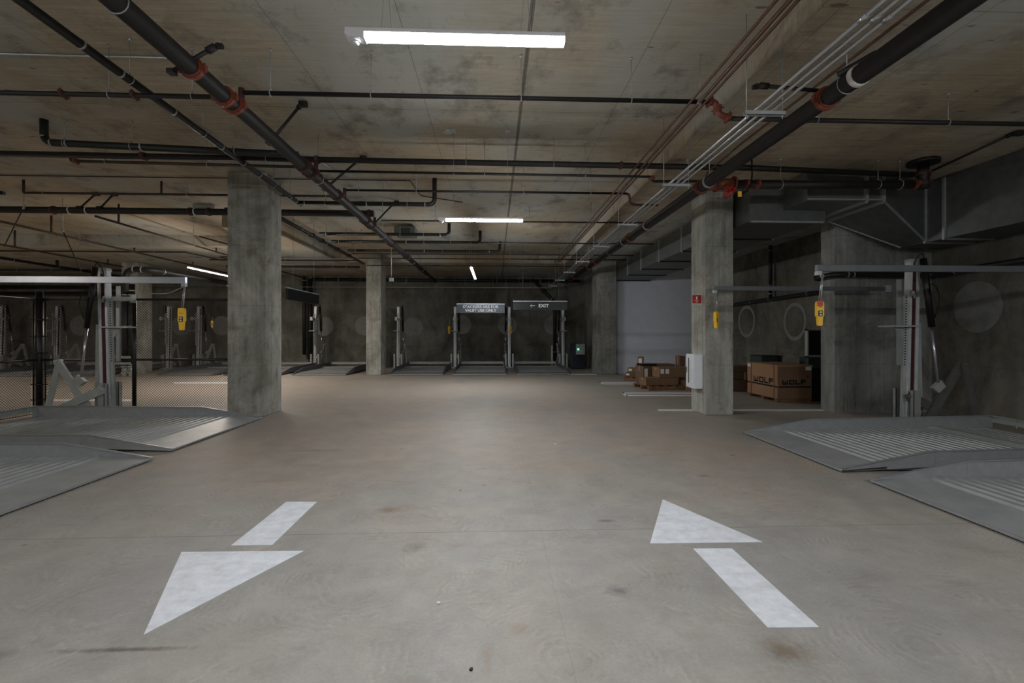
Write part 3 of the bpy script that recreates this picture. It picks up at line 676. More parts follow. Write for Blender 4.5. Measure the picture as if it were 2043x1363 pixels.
# right wall pipes
wx = XW-.16
def wallp(px, py):
    y = onX(px, wx); s_ = F/(wx*st+y*ct); return Vector((wx, y, Z((HZ-py)/s_)))
a, b = wallp(1455, 609), wallp(1652, 573)
yp = pc.y-.13; hz_ = Z((HZ-548)/sY(1700, yp))
pipe('wall_drain_pipe', 'black drain pipe sloping along the right wall and bending around the grey pier', [a, Vector((wx, pc.y+.55, Z(1.08))), Vector((pc.x-.12, pc.y+.40, Z(1.09))), Vector((pc.x-.12, yp, hz_)), Vector((wx, yp, hz_)), Vector((wx, 3.5, Z(1.20)))], .052, M_drain, rad=.14,
     bands=[(0, .05), (0, .2), (0, .35), (0, .6), (0, .72), (0, .8), (3, .14), (3, .2), (4, .1), (4, .5)])
vx = wallp(1537, 600); vt_ = wallp(1537, 483)
pipe('wall_drain_pipe', 'vertical black pipe joining the sloping drain on the right wall', [vx+Vector((0, 0, .03)), Vector((vx.x, vx.y, vt_.z)), Vector((vx.x, vx.y+1.6, vt_.z))], .05, M_drain, rad=.1, bands=[(0, .1), (0, .25), (0, .85)])

# ---------------------------------------------------------------- ducts
d1 = thing('air_duct', 'grey metal duct with dark joint ribs ending at the white wall', 'duct')
dx0, dx1, dz0, dz1 = 4.45, 5.74, Z(1.96), Z(2.50)
ya, yb = 7.7, 16.58
B((dx0, ya, dz0), (dx1, yb, dz1), .004).build('duct_body', M_galvd, d1)
for yy in (yb-.03, 15.0, 13.6, 12.1, 10.6, 9.2, ya+.02):
    m = MB(); t = .03; w_ = .035
    m.box((dx0-t, yy-w_/2, dz0-t), (dx0, yy+w_/2, dz1+t)); m.box((dx1, yy-w_/2, dz0-t), (dx1+t, yy+w_/2, dz1+t))
    m.box((dx0, yy-w_/2, dz1), (dx1, yy+w_/2, dz1+t)); m.build('flange', M_galvd if yy < 8 else M_galv, d1)
    B((dx0, yy-w_/2, dz0-t), (dx1, yy+w_/2, dz0)).build('joint_rib', M_hyd if yy > 8 else M_galv, d1)
d2 = thing('air_duct', 'high crosswise duct and tapering transition on the right below the ceiling', 'duct')
yq0, yq1 = 7.1, pc.y-.03
B((5.02, yq0, Z(2.14)), (6.25, yq1, ZL-.005), .003).build('duct_body', M_galvd, d2)
bx0, bx1, bz = 7.47, XW-.03, Z(1.58)
by1 = pc.y-.28
MB().hexa([(6.28, yq0, Z(2.14)), (bx0+.02, 7.6, bz), (bx0+.02, by1, bz), (6.28, yq1, Z(2.12)), (6.28, yq0, ZL-.006), (bx0+.02, 7.6, ZL-.006), (bx0+.02, by1, ZL-.006), (6.28, yq1, ZL-.006)]).build('transition', M_galvd, d2)
m = MB(); m.bar((6.26, yq0-.02, Z(2.12)), (6.26, yq0-.02, ZL-.01), .05, .05); m.bar((6.26, yq0-.02, Z(2.12)), (6.26, yq1, Z(2.12)), .05, .04); m.build('flange', M_galv, d2)
m = MB(); m.bar((5.98, yq0-.02, Z(2.12)), (5.98, yq0-.02, ZL-.01), .05, .05); m.bar((5.98, yq0-.02, Z(2.12)), (5.98, yq1, Z(2.12)), .05, .04); m.build('flange', M_galv, d2)
m = MB(); m.bar((6.28, yq0-.01, Z(2.14)), (bx0, 7.59, bz+.02), .025, .025); m.bar((6.28, yq1, Z(2.12)), (bx0, by1, bz), .025, .025); m.bar((5.02, yq0-.01, Z(2.16)), (6.25, yq0-.01, Z(2.16)), .02, .02); m.build('corner_seam', M_galv, d2)
d3 = thing('air_duct', 'large deep duct running along the right wall toward the viewer', 'duct')
B((bx0, -4, bz), (bx1, by1, ZL-.01), .004).build('duct_body', M_galvd, d3)
for yy in (7.58, 7.25, 5.95, 4.5, 3.1):
    m = MB(); m.box((bx0-.03, yy-.022, bz-.02), (bx0, yy+.022, ZL-.02)); m.box((bx0-.03, yy-.022, bz-.025), (bx1, yy+.022, bz)); m.build('flange', M_galv, d3)

# ---------------------------------------------------------------- parking lift platforms
def make_platform(w, label, group, deck=None):
    deck = deck or M_deck
    root = thing('lift_platform', label, 'parking lift platform', group=group)
    L, k, zd = 3.85, 1.0, .06
    # ramp plate: smooth front
    m = MB(); m.prism([(0, -w/2, .012), (0, -w/2, .028), (.5, -w/2, zd+.004), (.5, -w/2, zd-.02)], (0, w, 0)); m.build('ramp_plate', deck, root)
    m = MB(); m.box((-.006, -w/2, .014), (.012, w/2, .036), .002); m.build('front_lip', M_galv, root)
    m = MB(); m.box((.02, -w/2+.06, 0), (.06, w/2-.06, .014)); m.build('rubber_foot', M_rubber, root)
    # corrugated deck
    m = MB(); x = .5; pts = [(x, zd-.013)]
    while x < L-.2:
        pts += [(x+.050, zd-.013), (x+.058, zd+.013), (x+.108, zd+.013), (x+.116, zd-.013)]; x += .12
    top = pts+[(L, zd-.006)]
    prof = [(a, -w/2, b) for a, b in top]+[(L, -w/2, zd-.03), (.5, -w/2, zd-.03)]
    a_ = [m.bm.verts.new(p) for p in prof]; b_ = [m.bm.verts.new((p[0], w/2, p[2])) for p in prof]
    n = len(prof)
    for i in range(n):
        j = (i+1) % n; m.bm.faces.new((a_[i], a_[j], b_[j], b_[i]))
    m.build('corrugated_deck', deck, root)
    for sy in (-1, 1):
        m = MB(); y = sy*w/2
        m.prism([(0, y, .012), (0, y, .040), (k, y, .215), (k, y, .055)], (0, -sy*.012, 0))
        m.prism([(k, y, .055), (k, y, .215), (L, y, .250), (L, y, .07)], (0, -sy*.014, 0))
        m.prism([(0, y, .036), (0, y, .043), (k, y, .222), (k, y, .212)], (0, -sy*.035, 0))
        m.prism([(k, y, .212), (k, y, .222), (L, y, .257), (L, y, .247)], (0, -sy*.035, 0))
        m.box((k+.04, y, .08), (k+.052, y+sy*.004, .20)); m.tube([(k+.12, y, .13), (k+.12, y+sy*.012, .13)], .012, 8)
        m.build('side_rail', M_galv if deck is M_deck else M_zinc_dark, root)
    m = MB(); m.box((L-.012, -w/2, .15), (L, w/2, .25)); m.box((L-.02, -w/2, .06), (L-.012, -w/2+.05, .25)); m.box((L-.05, -w/2, .244), (L, w/2, .256))
    for yy in (-w*.3, 0, w*.32): m.box((L-.02, yy-.006, .12), (L-.012, yy+.006, .25))
    m.build('rear_bar', M_galvm, root)
    m = MB(); m.prism([(2.75, -w/2+.02, zd), (2.85, -w/2+.02, zd+.05), (2.98, -w/2+.02, zd+.05), (3.06, -w/2+.02, zd)], (0, w-.04, 0)); m.build('wheel_stop', M_galvm, root)
    m = MB(); m.box((.7, -w/2+.05, 0), (.78, w/2-.05, .032)); m.box((L-.4, -w/2+.05, 0), (L-.3, w/2-.05, .032)); m.build('under_bearer', M_rubber, root)
    return root
pr = make_platform(1.90, 'right grey lift platform farther from the viewer, its mast against the grey pier', 'lift platforms beside the lane')
q = P(1487, 866, 133.7); q2 = P(1678, 944, 185.5)
pr.location = ((q.x+q2.x)/2, (q.y+q2.y)/2, 0)
pr2 = copy_tree(pr); pr2['label'] = 'right grey lift platform cut off by the picture edge, nearest on that side'
q = P(1737, 963, 198.7); pr2.location = (q.x, q.y-.95, 0)
q = P(517, 836, 113.6); q2 = P(350, 902, 157.6); wl = q.y-q2.y
pl = make_platform(wl, 'left ribbed lift platform with a shiny front plate, in front of the fence', 'lift platforms beside the lane')
pl.location = ((q.x+q2.x)/2, (q.y+q2.y)/2, 0); pl.rotation_euler.z = PI
pl2 = copy_tree(pl); pl2['label'] = 'left ribbed lift platform cut off by the picture edge, nearest on that side'
q = P(305, 918.5, 168.8); pl2.location = (q.x, q.y-wl/2, 0)
YPF = P(987, 748, 55.2).y
far_w = 106/55.2
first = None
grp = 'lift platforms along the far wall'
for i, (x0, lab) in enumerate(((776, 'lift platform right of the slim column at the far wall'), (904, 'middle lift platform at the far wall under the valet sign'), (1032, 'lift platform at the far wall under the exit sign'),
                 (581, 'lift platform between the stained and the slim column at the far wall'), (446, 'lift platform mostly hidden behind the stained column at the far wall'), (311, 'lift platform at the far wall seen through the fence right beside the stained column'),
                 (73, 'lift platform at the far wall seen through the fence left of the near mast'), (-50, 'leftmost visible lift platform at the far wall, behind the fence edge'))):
    if first is None: o = first = make_platform(far_w, lab, grp, M_deck_shade)
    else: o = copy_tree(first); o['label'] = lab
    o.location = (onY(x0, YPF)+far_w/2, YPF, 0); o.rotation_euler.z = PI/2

# ---------------------------------------------------------------- lift masts
def make_mast(label, group, side=-1, bracket=True, link=None):
    link = link or M_galvm
    """x toward the rear wall, z up; cylinder hangs at y = side*.15"""
    root = thing('lift_mast', label, 'parking lift mast', group=group)
    ln = .065                                   # backward lean of the head
    def xl(z): return ln*z/2.67
    m = MB()
    for a, b in ((-.115, -.075), (-.005, .045)):
        m.hexa([(a, -.055, 0), (b, -.055, 0), (b, .055, 0), (a, .055, 0), (a+ln, -.05, 2.64), (b+ln, -.05, 2.64), (b+ln, .05, 2.64), (a+ln, .05, 2.64)])
    m.build('mast_rails', M_mast, root)
    MB().hexa([(-.076, -.04, .1), (-.004, -.04, .1), (-.004, .04, .1), (-.076, .04, .1), (-.076+ln, -.038, 2.56), (-.004+ln, -.038, 2.56), (-.004+ln, .038, 2.56), (-.076+ln, .038, 2.56)]).build('guide_strip', M_maroon, root)
    m = MB(); m.box((-.118+ln, -.058, 2.62), (.05+ln, .058, 2.67), .006)
    m.tube([(-.1+ln, -.075, 2.63), (-.1+ln, .075, 2.63)], .016, 10); m.tube([(.12+ln, -.06, 2.64), (.12+ln, .06, 2.64)], .02, 10); m.bar((.05+ln, 0, 2.63), (.12+ln, 0, 2.63), .08, .03); m.build('head_cap', M_galvm, root)
    # latch ladder in front of the rails
    m = MB(); m.hexa([(-.165, -.02, .15), (-.117, -.02, .15), (-.117, .02, .15), (-.165, .02, .15), (-.165+ln*.8, -.02, 2.1), (-.117+ln*.8, -.02, 2.1), (-.117+ln*.8, .02, 2.1), (-.165+ln*.8, .02, 2.1)])
    m.build('latch_ladder', M_galvm, root)
    m = MB()
    for k in range(26):
        z = 1.0+k*.042; x = -.141+ln*.8*(z-.15)/1.95
        m.box((x-.012, -.0225, z), (x+.012, .0225, z+.018))
    m.build('ladder_slots', M_rubber, root)
    m = MB(); m.box((-.235, -.03, 1.0), (-.175, .0, 2.35)); m.build('sliding_plate', M_galv, root)
    if bracket: m = MB(); m.box((-.46, -.035, 2.08), (-.12, .035, 2.16), .004); m.box((-.49, -.05, 2.05), (-.46, .05, 2.2)); m.build('head_bracket', M_galvm, root)
    m = MB(); m.box((-.42, -.13, 1.60), (.02, .13, 1.625)); m.prism([(-.28, -.01, 1.60), (-.12, -.01, 1.60), (-.12, -.01, 1.40)], (0, .02, 0)); m.build('cross_bracket', M_galvm, root)
    m = MB(); m.tube(rnd([(-.05, side*.08, 2.1), (-.08, side*.13, 2.16), (-.02, side*.10, 2.05)], .03), .02, 8); m.build('lock_lever', M_galvm, root)
    # rear tapered web plate
    MB().prism([(.045, -.008, .0), (.045+ln*.6, -.008, 1.66), (.125+ln*.6, -.008, 1.66), (.19, -.008, .0)], (0, .016, 0)).build('rear_web', M_galvm, root)
    # base uprights either side
    for sy in (-1, 1):
        m = MB(); yy = sy*.155; m.box((-.13, yy-.035, 0), (-.02, yy-.028, .62)); m.box((-.13, yy+.028, 0), (-.02, yy+.035, .62)); m.box((-.13, yy-.035, 0), (-.122, yy+.035, .62)); m.build('base_upright', M_galv, root)
    m = MB(); m.box((-.3, -.20, 0), (.25, .20, .012)); m.box((-.3, -.1, .012), (-.05, .1, .05), .004)
    for x in (-.26, .2):
        for y in (-.17, .17): m.tube([(x, y, .01), (x, y, .05)], .014, 8)
    m.build('base_plate', M_galvm, root)
    # hydraulic cylinder
    y = side*.155
    cy = T([(.05, y, 2.66), (.19, y, 1.60)], .045, 14).build('hydraulic_cylinder', M_hyd, root)
    T([(.19, y, 1.60), (.29, y, .74)], .02, 12).build('piston_rod', M_rod, cy)
    T(rnd([(.06, y+side*.02, 2.6), (.0, y+side*.04, 2.76), (-.09, y, 2.62), (-.08, y, 2.3)], .08), .009, 8).build('hose', M_rubber, cy)
    T(rnd([(.09, y, 2.25), (.24, y, 2.27), (.33, y, 2.05), (.24, y, 1.75)], .1), .009, 8).build('hose', M_rubber, cy)
    # lifting linkage
    pk = Vector((.68, y, 1.02))
    def arm(a, b, wa, wb, nm, off):
        a, b = Vector(a), Vector(b); d = (b-a).normalized(); n_ = Vector((0, 1, 0)).cross(d).normalized(); mm = MB()
        poly = [a+n_*wa, b+n_*wb, b+d*wb*.6, b-n_*wb, a-n_*wa, a-d*wa*.6]
        poly = [p+Vector((0, off, 0)) for p in poly]
        mm.prism(poly, (0, .035, 0)); mm.tube([b+Vector((0, off-.03, 0)), b+Vector((0, off+.065, 0))], .025, 12); return mm.build(nm, link, root)
    arm((.90, y, .10), pk, .05, .045, 'link_leg', -.045)
    arm((.12, y, .12), pk, .07, .06, 'link_arm', 0)
    arm((.72, y, .13), (-.12, y, .52), .055, .075, 'lower_arm', .04)
    m = MB(); m.prism([(.19, y-.02, .66), (.29, y-.02, .58), (.40, y-.02, .68), (.33, y-.02, .78)], (0, .06, 0)); m.build('rod_clevis', M_galvm, root)
    return root
xm = P(211, 812, 111.5)
ml = make_mast('near left lift mast with maroon strip standing before the fence', 'lift masts beside the lane', 1)
ml.location = (xm.x, xm.y, 0); ml.rotation_euler.z = PI
xm = P(1817, 825, 126.5)
mr = make_mast('near right lift mast beside the grey pier', 'lift masts beside the lane', -1, False, M_link)
mr.location = (xm.x, xm.y, 0)
YM = 19.85
g = 'lift masts along the far wall'
mA = make_mast('far mast right of the slim column, next to a round patch', g, -1); mB_ = None
# in a row seen head-on the cylinder hangs right of the mast for A and left for B
for i, (px, kind, lab) in enumerate(((795, 'A', None), (908, 'A', 'far mast at the left end of the valet sign'), (1016, 'B', 'far mast between the valet sign and the exit sign'), (1123, 'B', 'far mast under the right end of the exit sign'),
                     (630, 'A', 'far mast below the side-on black sign'), (397, 'A', 'far mast seen through the fence, closest to the stained column'), (337, 'B', 'far mast seen through the fence behind the hanging yellow control'),
                     (115, 'A', 'far mast seen through the fence left of the near left mast'), (4, 'A', 'far mast at the very left edge behind the fence'),
                     (520, 'A', 'far mast hidden behind the stained column'), (752, 'B', 'far mast hidden behind the slim column'))):
    if kind == 'A': o = mA if lab is None else copy_tree(mA)
    else:
        if mB_ is None: o = mB_ = make_mast(lab, g, 1)
        else: o = copy_tree(mB_)
    if lab: o['label'] = lab
    o.location = (onY(px, YM), YM, 0); o.rotation_euler.z = PI/2

# ---------------------------------------------------------------- arms and pendant controls
def arm_(label, x0, x1, y, z, h, mat):
    root = thing('overhead_arm', label, 'overhead arm', group='overhead arms holding the hanging controls')
    m = MB(); m.box((x0, y-.025, z-h/2), (x1, y+.025, z+h/2), .003); m.build('channel', mat, root)
    m = MB(); xe = x0 if abs(x0) < abs(x1) else x1; s = 1 if xe == x0 else -1
    m.box((xe, y-.028, z-h/2-.05), (xe+s*.06, y+.028, z-h/2), .003); m.build('end_bracket', M_galvm, root)
    return root
def pendant(label, x, y, ztop, zb, hgt, tilt=0, tag_=False, group='yellow hanging controls'):
    root = thing('pendant_control', label, 'pendant control', (x, y, zb), tilt, group)
    w = hgt*.28; d = .03
    m = MB(); m.prism([(-w*.22, -d, 0), (-w*.30, -d, hgt*.03), (-w*.30, -d, hgt*.36), (-w*.5, -d, hgt*.40), (-w*.5, -d, hgt*.92), (-w*.38, -d, hgt), (w*.38, -d, hgt), (w*.5, -d, hgt*.92), (w*.5, -d, hgt*.40), (w*.30, -d, hgt*.36), (w*.30, -d, hgt*.03), (w*.22, -d, 0)], (0, 2*d, 0))
    bmesh.ops.bevel(m.bm, geom=m.bm.edges[:], offset=.004, segments=2, affect='EDGES'); m.build('body', M_yel, root)
    p = B((-w*.28, -d-.004, hgt*.38), (w*.28, -d+.002, hgt*.62), .003).build('button_plate', M_rubber, root)
    for z in (.44, .555): B((-w*.15, -d-.012, hgt*(z-.035)), (w*.15, -d-.003, hgt*(z+.035)), .003).build('push_button', M_housing, p)
    B((-w*.25, -d-.002, hgt*.76), (w*.25, -d+.002, hgt*.78)).build('print_line', M_ink, root)
    m = MB(); m.tube([(-.01, 0, hgt*.98), (.03, 0, ztop-zb)], .005, 6); m.tube([(.015, 0, hgt), (.04, .01, ztop-zb)], .009, 8)
    m.ring((.03, 0, ztop-zb-.04), (0, 1, 0), .02, .004, 10); m.build('hanging_cable', M_cond, root)
    if tag_: B((-w*.4, -d-.008, hgt*.8), (w*.3, -d-.002, hgt*1.02)).build('red_tag', simple('pinkish_tag', (.75, .30, .30), .6), root)
    return root
y = yAt(4.7, 160); arm_('right overhead arm at front, crossing the near right mast', onY(1628, y), XW, y, Z((HZ-535.5)/sY(1700, y)), .078, M_zinc_dark)
x = onY(1635, y); s_ = sY(1635, y); pendant('yellow hanging control with pinkish tag before the grey pier edge', x, y, Z((HZ-545)/s_), Z((HZ-650)/s_), 46/s_*1.06, -.3, True)
y = yAt(4.0, 112); arm_('thin right overhead arm crossing the cabinet column', onY(1423, y), onY(1765, y), y, Z((HZ-575.5)/sY(1500, y)), .075, M_zinc_dark)
x = onY(1429, y); s_ = sY(1429, y); pendant('yellow hanging control in front of the cabinet column', x, y, Z((HZ-583)/s_), Z((HZ-655)/s_), 33/s_, .5)
yj = pc.y-.05; B((onY(1767, yj), yj, Z((HZ-583)/sY(1773, yj))), (onY(1779, yj), pc.y, Z((HZ-569)/sY(1773, yj))), .004).build('junction_box', M_panelg)
tag(bpy.data.objects['junction_box'], 'small pale square box on the grey pier at the end of the thin arm', 'junction box', kind='thing')
y = yAt(-4.66, 132); arm_('long shiny left overhead arm crossing the near left mast', onY(-120, y), onY(371.5, y), y, Z((HZ-558.5)/sY(200, y)), .095, M_alu)
x = onY(363, y); s_ = sY(363, y); pendant('yellow hanging control at the end of the shiny left arm', x, y, Z((HZ-566)/s_), Z((HZ-659)/s_), 44/s_, .15)
for px, lab, py in ((423, 'small far yellow control seen through the fence', 655), (765, 'small far yellow control beside the slim column', 664), (896, 'small far yellow control left of the valet sign mast', 666), (1019, 'small far yellow control on the mast right of the valet sign', 666)):
    y = YM-.7; x = onY(px, y); s_ = sY(px, y); pendant(lab, x, y, Z((HZ-634)/s_), Z((HZ-py)/s_), 15/s_, .6, group='small far yellow controls')
# left loose wire from the arm end
y = yAt(-4.66, 132)+.03
tag(T(rnd([P(371, 570, 131), P(340, 584, 131), P(330, 586, 131), P(295, 586, 131)], .06), .006, 6).build('loose_wire', M_galvm), 'thin loose wire trailing from the shiny left arm end', 'wire')

# ---------------------------------------------------------------- chain link fence
fn = thing('chain_link_fence', 'black chain link fence between the stained column and a thick corner post', 'fence')
FY = cl.y+.12; FX = onY(79, FY); fx1 = cl.x
zt = 2.12; zm = 1.02; zb_ = .06
def post(x, y, r, top=zt+.05):
    m = MB(); m.tube([(x, y, 0), (x, y, top)], r, 14); m.tube([(x, y, top), (x, y, top+.03)], r*1.1, 14, r2=r*.5); m.build('post', M_fence, fn)
post(FX, FY, .055, zt+.12); post(onY(268, FY), FY, .033); post(fx1-.03, FY, .018)
T([(FX-.075, FY-.03, 0), (FX-.075, FY-.03, zt+.02)], .014).build('tension_bar', M_fence, fn); T([(FX+.10, FY, .05), (FX+.10, FY, zt)], .012).build('tension_bar', M_fence, fn)
for z in (zt, zm, zb_):
    T([(FX, FY, z), (fx1, FY, z)], .021 if z != zb_ else .006, 10).build('rail', M_fence, fn)
    T([(FX, FY, z), (FX, 3.6, z)], .021 if z != zb_ else .006, 10).build('rail', M_fence, fn)
for z in (zt-.03, 1.75, 1.45, 1.15, .85, .58, .3):
    m = MB(); m.tube([(FX, FY, z-.012), (FX, FY, z+.012)], .066, 12); m.box((FX-.12, FY-.04, z-.01), (FX+.14, FY+.012, z+.01))
    m.build('clamp_band', M_fence, fn)
    T([(fx1-.03, FY, z-.012), (fx1-.03, FY, z+.012)], .028, 8).build('clamp_band', M_fence, fn)
def mesh_panel(L, Hh, org, dirv):
    """diagonal wires, woven look: slight offset of the two families"""
    m = MB(); p = .047; nrm = Vector((dirv[1], -dirv[0], 0)); o = Vector(org); d = Vector(dirv); r = .0028
    c = -Hh
    def q(u, v, k): return o+d*u+Vector((0, 0, v))+nrm*k
    while c < L:
        for sgn in (1, -1):
            if sgn > 0: u0, v0, u1, v1 = c, 0, c+Hh, Hh
            else: u0, v0, u1, v1 = c, Hh, c+Hh, 0
            # clip to 0..L
            t0 = max(0, (0-u0)/(u1-u0)); t1 = min(1, (L-u0)/(u1-u0))
            if t1 > t0:
                a = q(u0+(u1-u0)*t0, v0+(v1-v0)*t0, sgn*.0015); b = q(u0+(u1-u0)*t1, v0+(v1-v0)*t1, sgn*.0015)
                m.tube([a, b], r, 4, False, smooth=False)
        c += p*1.0
    return m
mesh_panel(fx1-.03-FX-.08, zt-zb_, (FX+.08, FY, zb_), (1, 0, 0)).build('wire_mesh', M_fence, fn)
mesh_panel(FY-.15-3.6, zt-zb_, (FX, FY-.15, zb_), (0, -1, 0)).build('wire_mesh', M_fence, fn)

# riser manifold behind the fence
rm = thing('riser_manifold', 'pair of tall black risers with silver bands and flanged feet behind the fence', 'riser pipes')
yr = P(257, 744, 57).y
for px in (250, 262.5):
    x = onY(px, yr); b_ = T([(x, yr, .35), (x, yr, Z(1.9))], .095, 18).build('riser_pipe', M_drain, rm)
    for z in (.42, Z(.25), Z(1.35), Z(1.5), Z(1.75)): band(b_, (x, yr, z), (0, 0, 1), .095, M_galv, .05)
    m = MB(); m.tube([(x, yr, .12), (x, yr, .35)], .06, 14); m.tube([(x, yr, .1), (x, yr, .14)], .13, 18); m.tube([(x, yr, .33), (x, yr, .37)], .13, 18); m.tube([(x, yr, 0), (x, yr, .12)], .10, 16); m.build('flanged_foot', M_galvm, rm)
xa, xb = onY(229, yr), onY(266, yr)
m = MB(); m.box((xa, yr-.16, .42), (xb, yr-.11, .50)); m.box((xa, yr-.16, .56), (xb, yr-.11, .72)); m.build('support_bracket', M_panelg, rm)

# ---------------------------------------------------------------- signs
def text_obj(body, size, name, mat, parent, loc, rot=(PI/2, 0, 0), ext=.002, sx=1):
    cu = bpy.data.curves.new('t', 'FONT'); cu.body = body; cu.size = size; cu.extrude = ext; cu.align_x = 'CENTER'; cu.align_y = 'CENTER'; cu.offset = size*.022
    to = bpy.data.objects.new('t', cu); COL.objects.link(to)
    bpy.context.view_layer.update()
    me = bpy.data.meshes.new_from_object(to.evaluated_get(bpy.context.evaluated_depsgraph_get()))
    bpy.data.objects.remove(to); bpy.data.curves.remove(cu); me.materials.clear(); me.materials.append(mat)
    o = bpy.data.objects.new(name, me); COL.objects.link(o); o.parent = parent; o.location = loc; o.rotation_euler = rot; o.scale = (sx, 1, 1); return o
def hsign(label, a, b, zt_, zb2, face, along='x'):
    c = ((a[0]+b[0])/2, (a[1]+b[1])/2, zb2); L = (Vector(b)-Vector(a)).length; hh = zt_-zb2
    root = thing('hanging_sign', label, 'sign', c, 0 if along == 'x' else PI/2, 'hanging lane signs')
    B((-L/2, -.02, 0), (L/2, .02, hh*.93), .003).build('sign_panel', face, root)
    B((-L/2, -.03, hh*.92), (L/2, .03, hh), .002).build('top_rail', M_alu, root)
    for sx in (-.32, .34):
        wp = root.matrix_world
        x = sx*L; wx_ = c[0]+(x if along == 'x' else 0); wy_ = c[1]+(0 if along == 'x' else x)
        T([(x, 0, hh), (x, 0, ceil_z(wx_, wy_)-zb2)], .0035, 6).build('suspension_rod', M_zinc_dark, root)
    return root, L, hh
s_ = 58.; y = yAt(0, s_)
sg, L, hh = hsign('grey hanging sign reading STACKERS ARE FOR VALET USE ONLY', (onY(911, y), y), (onY(1007, y), y), Z((HZ-606)/s_), Z((HZ-624.5)/s_), M_signg)
text_obj('STACKERS ARE FOR', .133, 'lettering', M_txt, sg, (0, -.024, hh*.64), sx=1.03)
text_obj('VALET USE ONLY', .133, 'lettering', M_txt, sg, (0, -.024, hh*.25), sx=1.03)
s_ = 60.; y = yAt(1.5, s_)
sg, L, hh = hsign('black hanging sign with a left arrow reading EXIT', (onY(1023.5, y), y), (onY(1132, y), y), Z((HZ-600.5)/s_), Z((HZ-619)/s_), M_sign)
text_obj('EXIT', .150, 'lettering', M_txt, sg, (.11, -.024, hh*.46), sx=1.12)
m = MB(); z = hh*.47; t = .02
m.box((-.33, -.026, z-.008), (-.18, -.02, z+.008))
m.bar((-.335, -.023, z), (-.275, -.023, z+.058), .006, .018, (0, 1, 0)); m.bar((-.335, -.023, z), (-.275, -.023, z-.058), .006, .018, (0, 1, 0))
m.build('arrow_symbol', M_txt, sg)
Xs = -4.82; ya_ = onX(572, Xs); yb2 = onX(635, Xs)
hsign('blank black hanging sign seen side-on right of the stained column', (Xs, ya_), (Xs, yb2), Z(1.075), Z(.79), M_sign, 'y')

# hanging sensor and ceiling boxes
s_ = 66.; q = P(781, 558, s_)
hs = thing('hanging_sensor', 'small white box hanging on a rod left of the lane centre', 'sensor', (q.x, q.y, q.z-.06))
B((-.06, -.05, 0), (.06, .05, .11), .006).build('sensor_box', M_panelg, hs); T([(0, 0, .1), (0, 0, ceil_z(q.x, q.y)-q.z+.06)], .012, 8).build('hanging_rod', M_cond, hs); T([(0, 0, -.03), (0, 0, 0)], .03, 12).build('sensor_eye', M_rubber, hs)
q = P(807, 466, 75)
cb = thing('ceiling_unit', 'dark grey box unit fixed under the ceiling left of the middle lamp', 'ceiling unit', (q.x, q.y, 0))
m = MB(); m.prism([(-.27, 0, Z(2.66)), (-.2, 0, Z(2.62)), (.27, 0, Z(2.62)), (.27, 0, Z(2.86)), (-.27, 0, Z(2.86))], (0, .45, 0)); m.build('unit_body', M_galvd, cb)
m = MB()
for dx in (-.2, .2): m.tube([(dx, .2, Z(2.86)), (dx, .2, ZH)], .01, 6)
m.build('support_rod', M_galv, cb); B((-.1, -.02, Z(2.66)), (.15, 0, Z(2.8)), .003).build('front_panel', M_olive, cb)
q = P(402, 420, 88); tag(B((q.x-.2, q.y, ZH-.1), (q.x+.2, q.y+.15, ZH-.0), .004).build('ceiling_box', M_galvm), 'small pale box on the ceiling left of the stained column', 'junction box', kind='thing')
q = P(893, 245, 138); tag(MB().tube([(q.x, q.y, ZH-.03), (q.x, q.y, ZH)], .06, 16).build('ceiling_rose', M_galvm), 'small round plate on the ceiling above the middle lamp', 'ceiling plate', kind='thing')

# ---------------------------------------------------------------- extinguisher cabinet and red sign
cabx = dl.x; cy0 = dl.y+.10
cb = thing('extinguisher_cabinet', 'white box cabinet with a dark slot window on the column side', 'cabinet', (cabx, cy0, 0))
B((-.155, 0, .47), (0, .36, 1.11), .008).build('cabinet_body', M_cab, cb)
dr_ = B((-.165, .012, .485), (-.155, .348, 1.095), .003).build('door', M_cab, cb)
B((-.168, .22, .56), (-.164, .255, 1.04), .0015).build('slot_window', M_ink, dr_)
B((-.172, .30, .75), (-.164, .32, .86), .002).build('door_pull', M_galvd, dr_)
m = MB()
for k in range(9): m.box((-.1668, .165, .60+k*.045), (-.1652, .185, .628+k*.045))
m.build('door_lettering', M_galvd, dr_)
rs = thing('extinguisher_sign', 'small square red extinguisher sign projecting from the cabinet column', 'sign', (cabx, dl.y+.18, Z((HZ-598)/105)))
B((-.16, -.004, -.075), (0, .004, .075), .002).build('sign_plate', M_red, rs)
m = MB(); m.tube([(-.08, -.006, -.01), (-.08, -.006, .035)], .011, 8); m.box((-.088, -.0075, .035), (-.066, -.0045, .05)); m.build('extinguisher_symbol', M_txt, rs)
m = MB(); m.box((-.125, -.0065, -.030), (-.035, -.0045, -.026)); m.prism([(-.10, -.0062, -.045), (-.06, -.0062, -.045), (-.08, -.0062, -.062)], (0, .002, 0)); m.build('sign_mark', M_txt, rs)

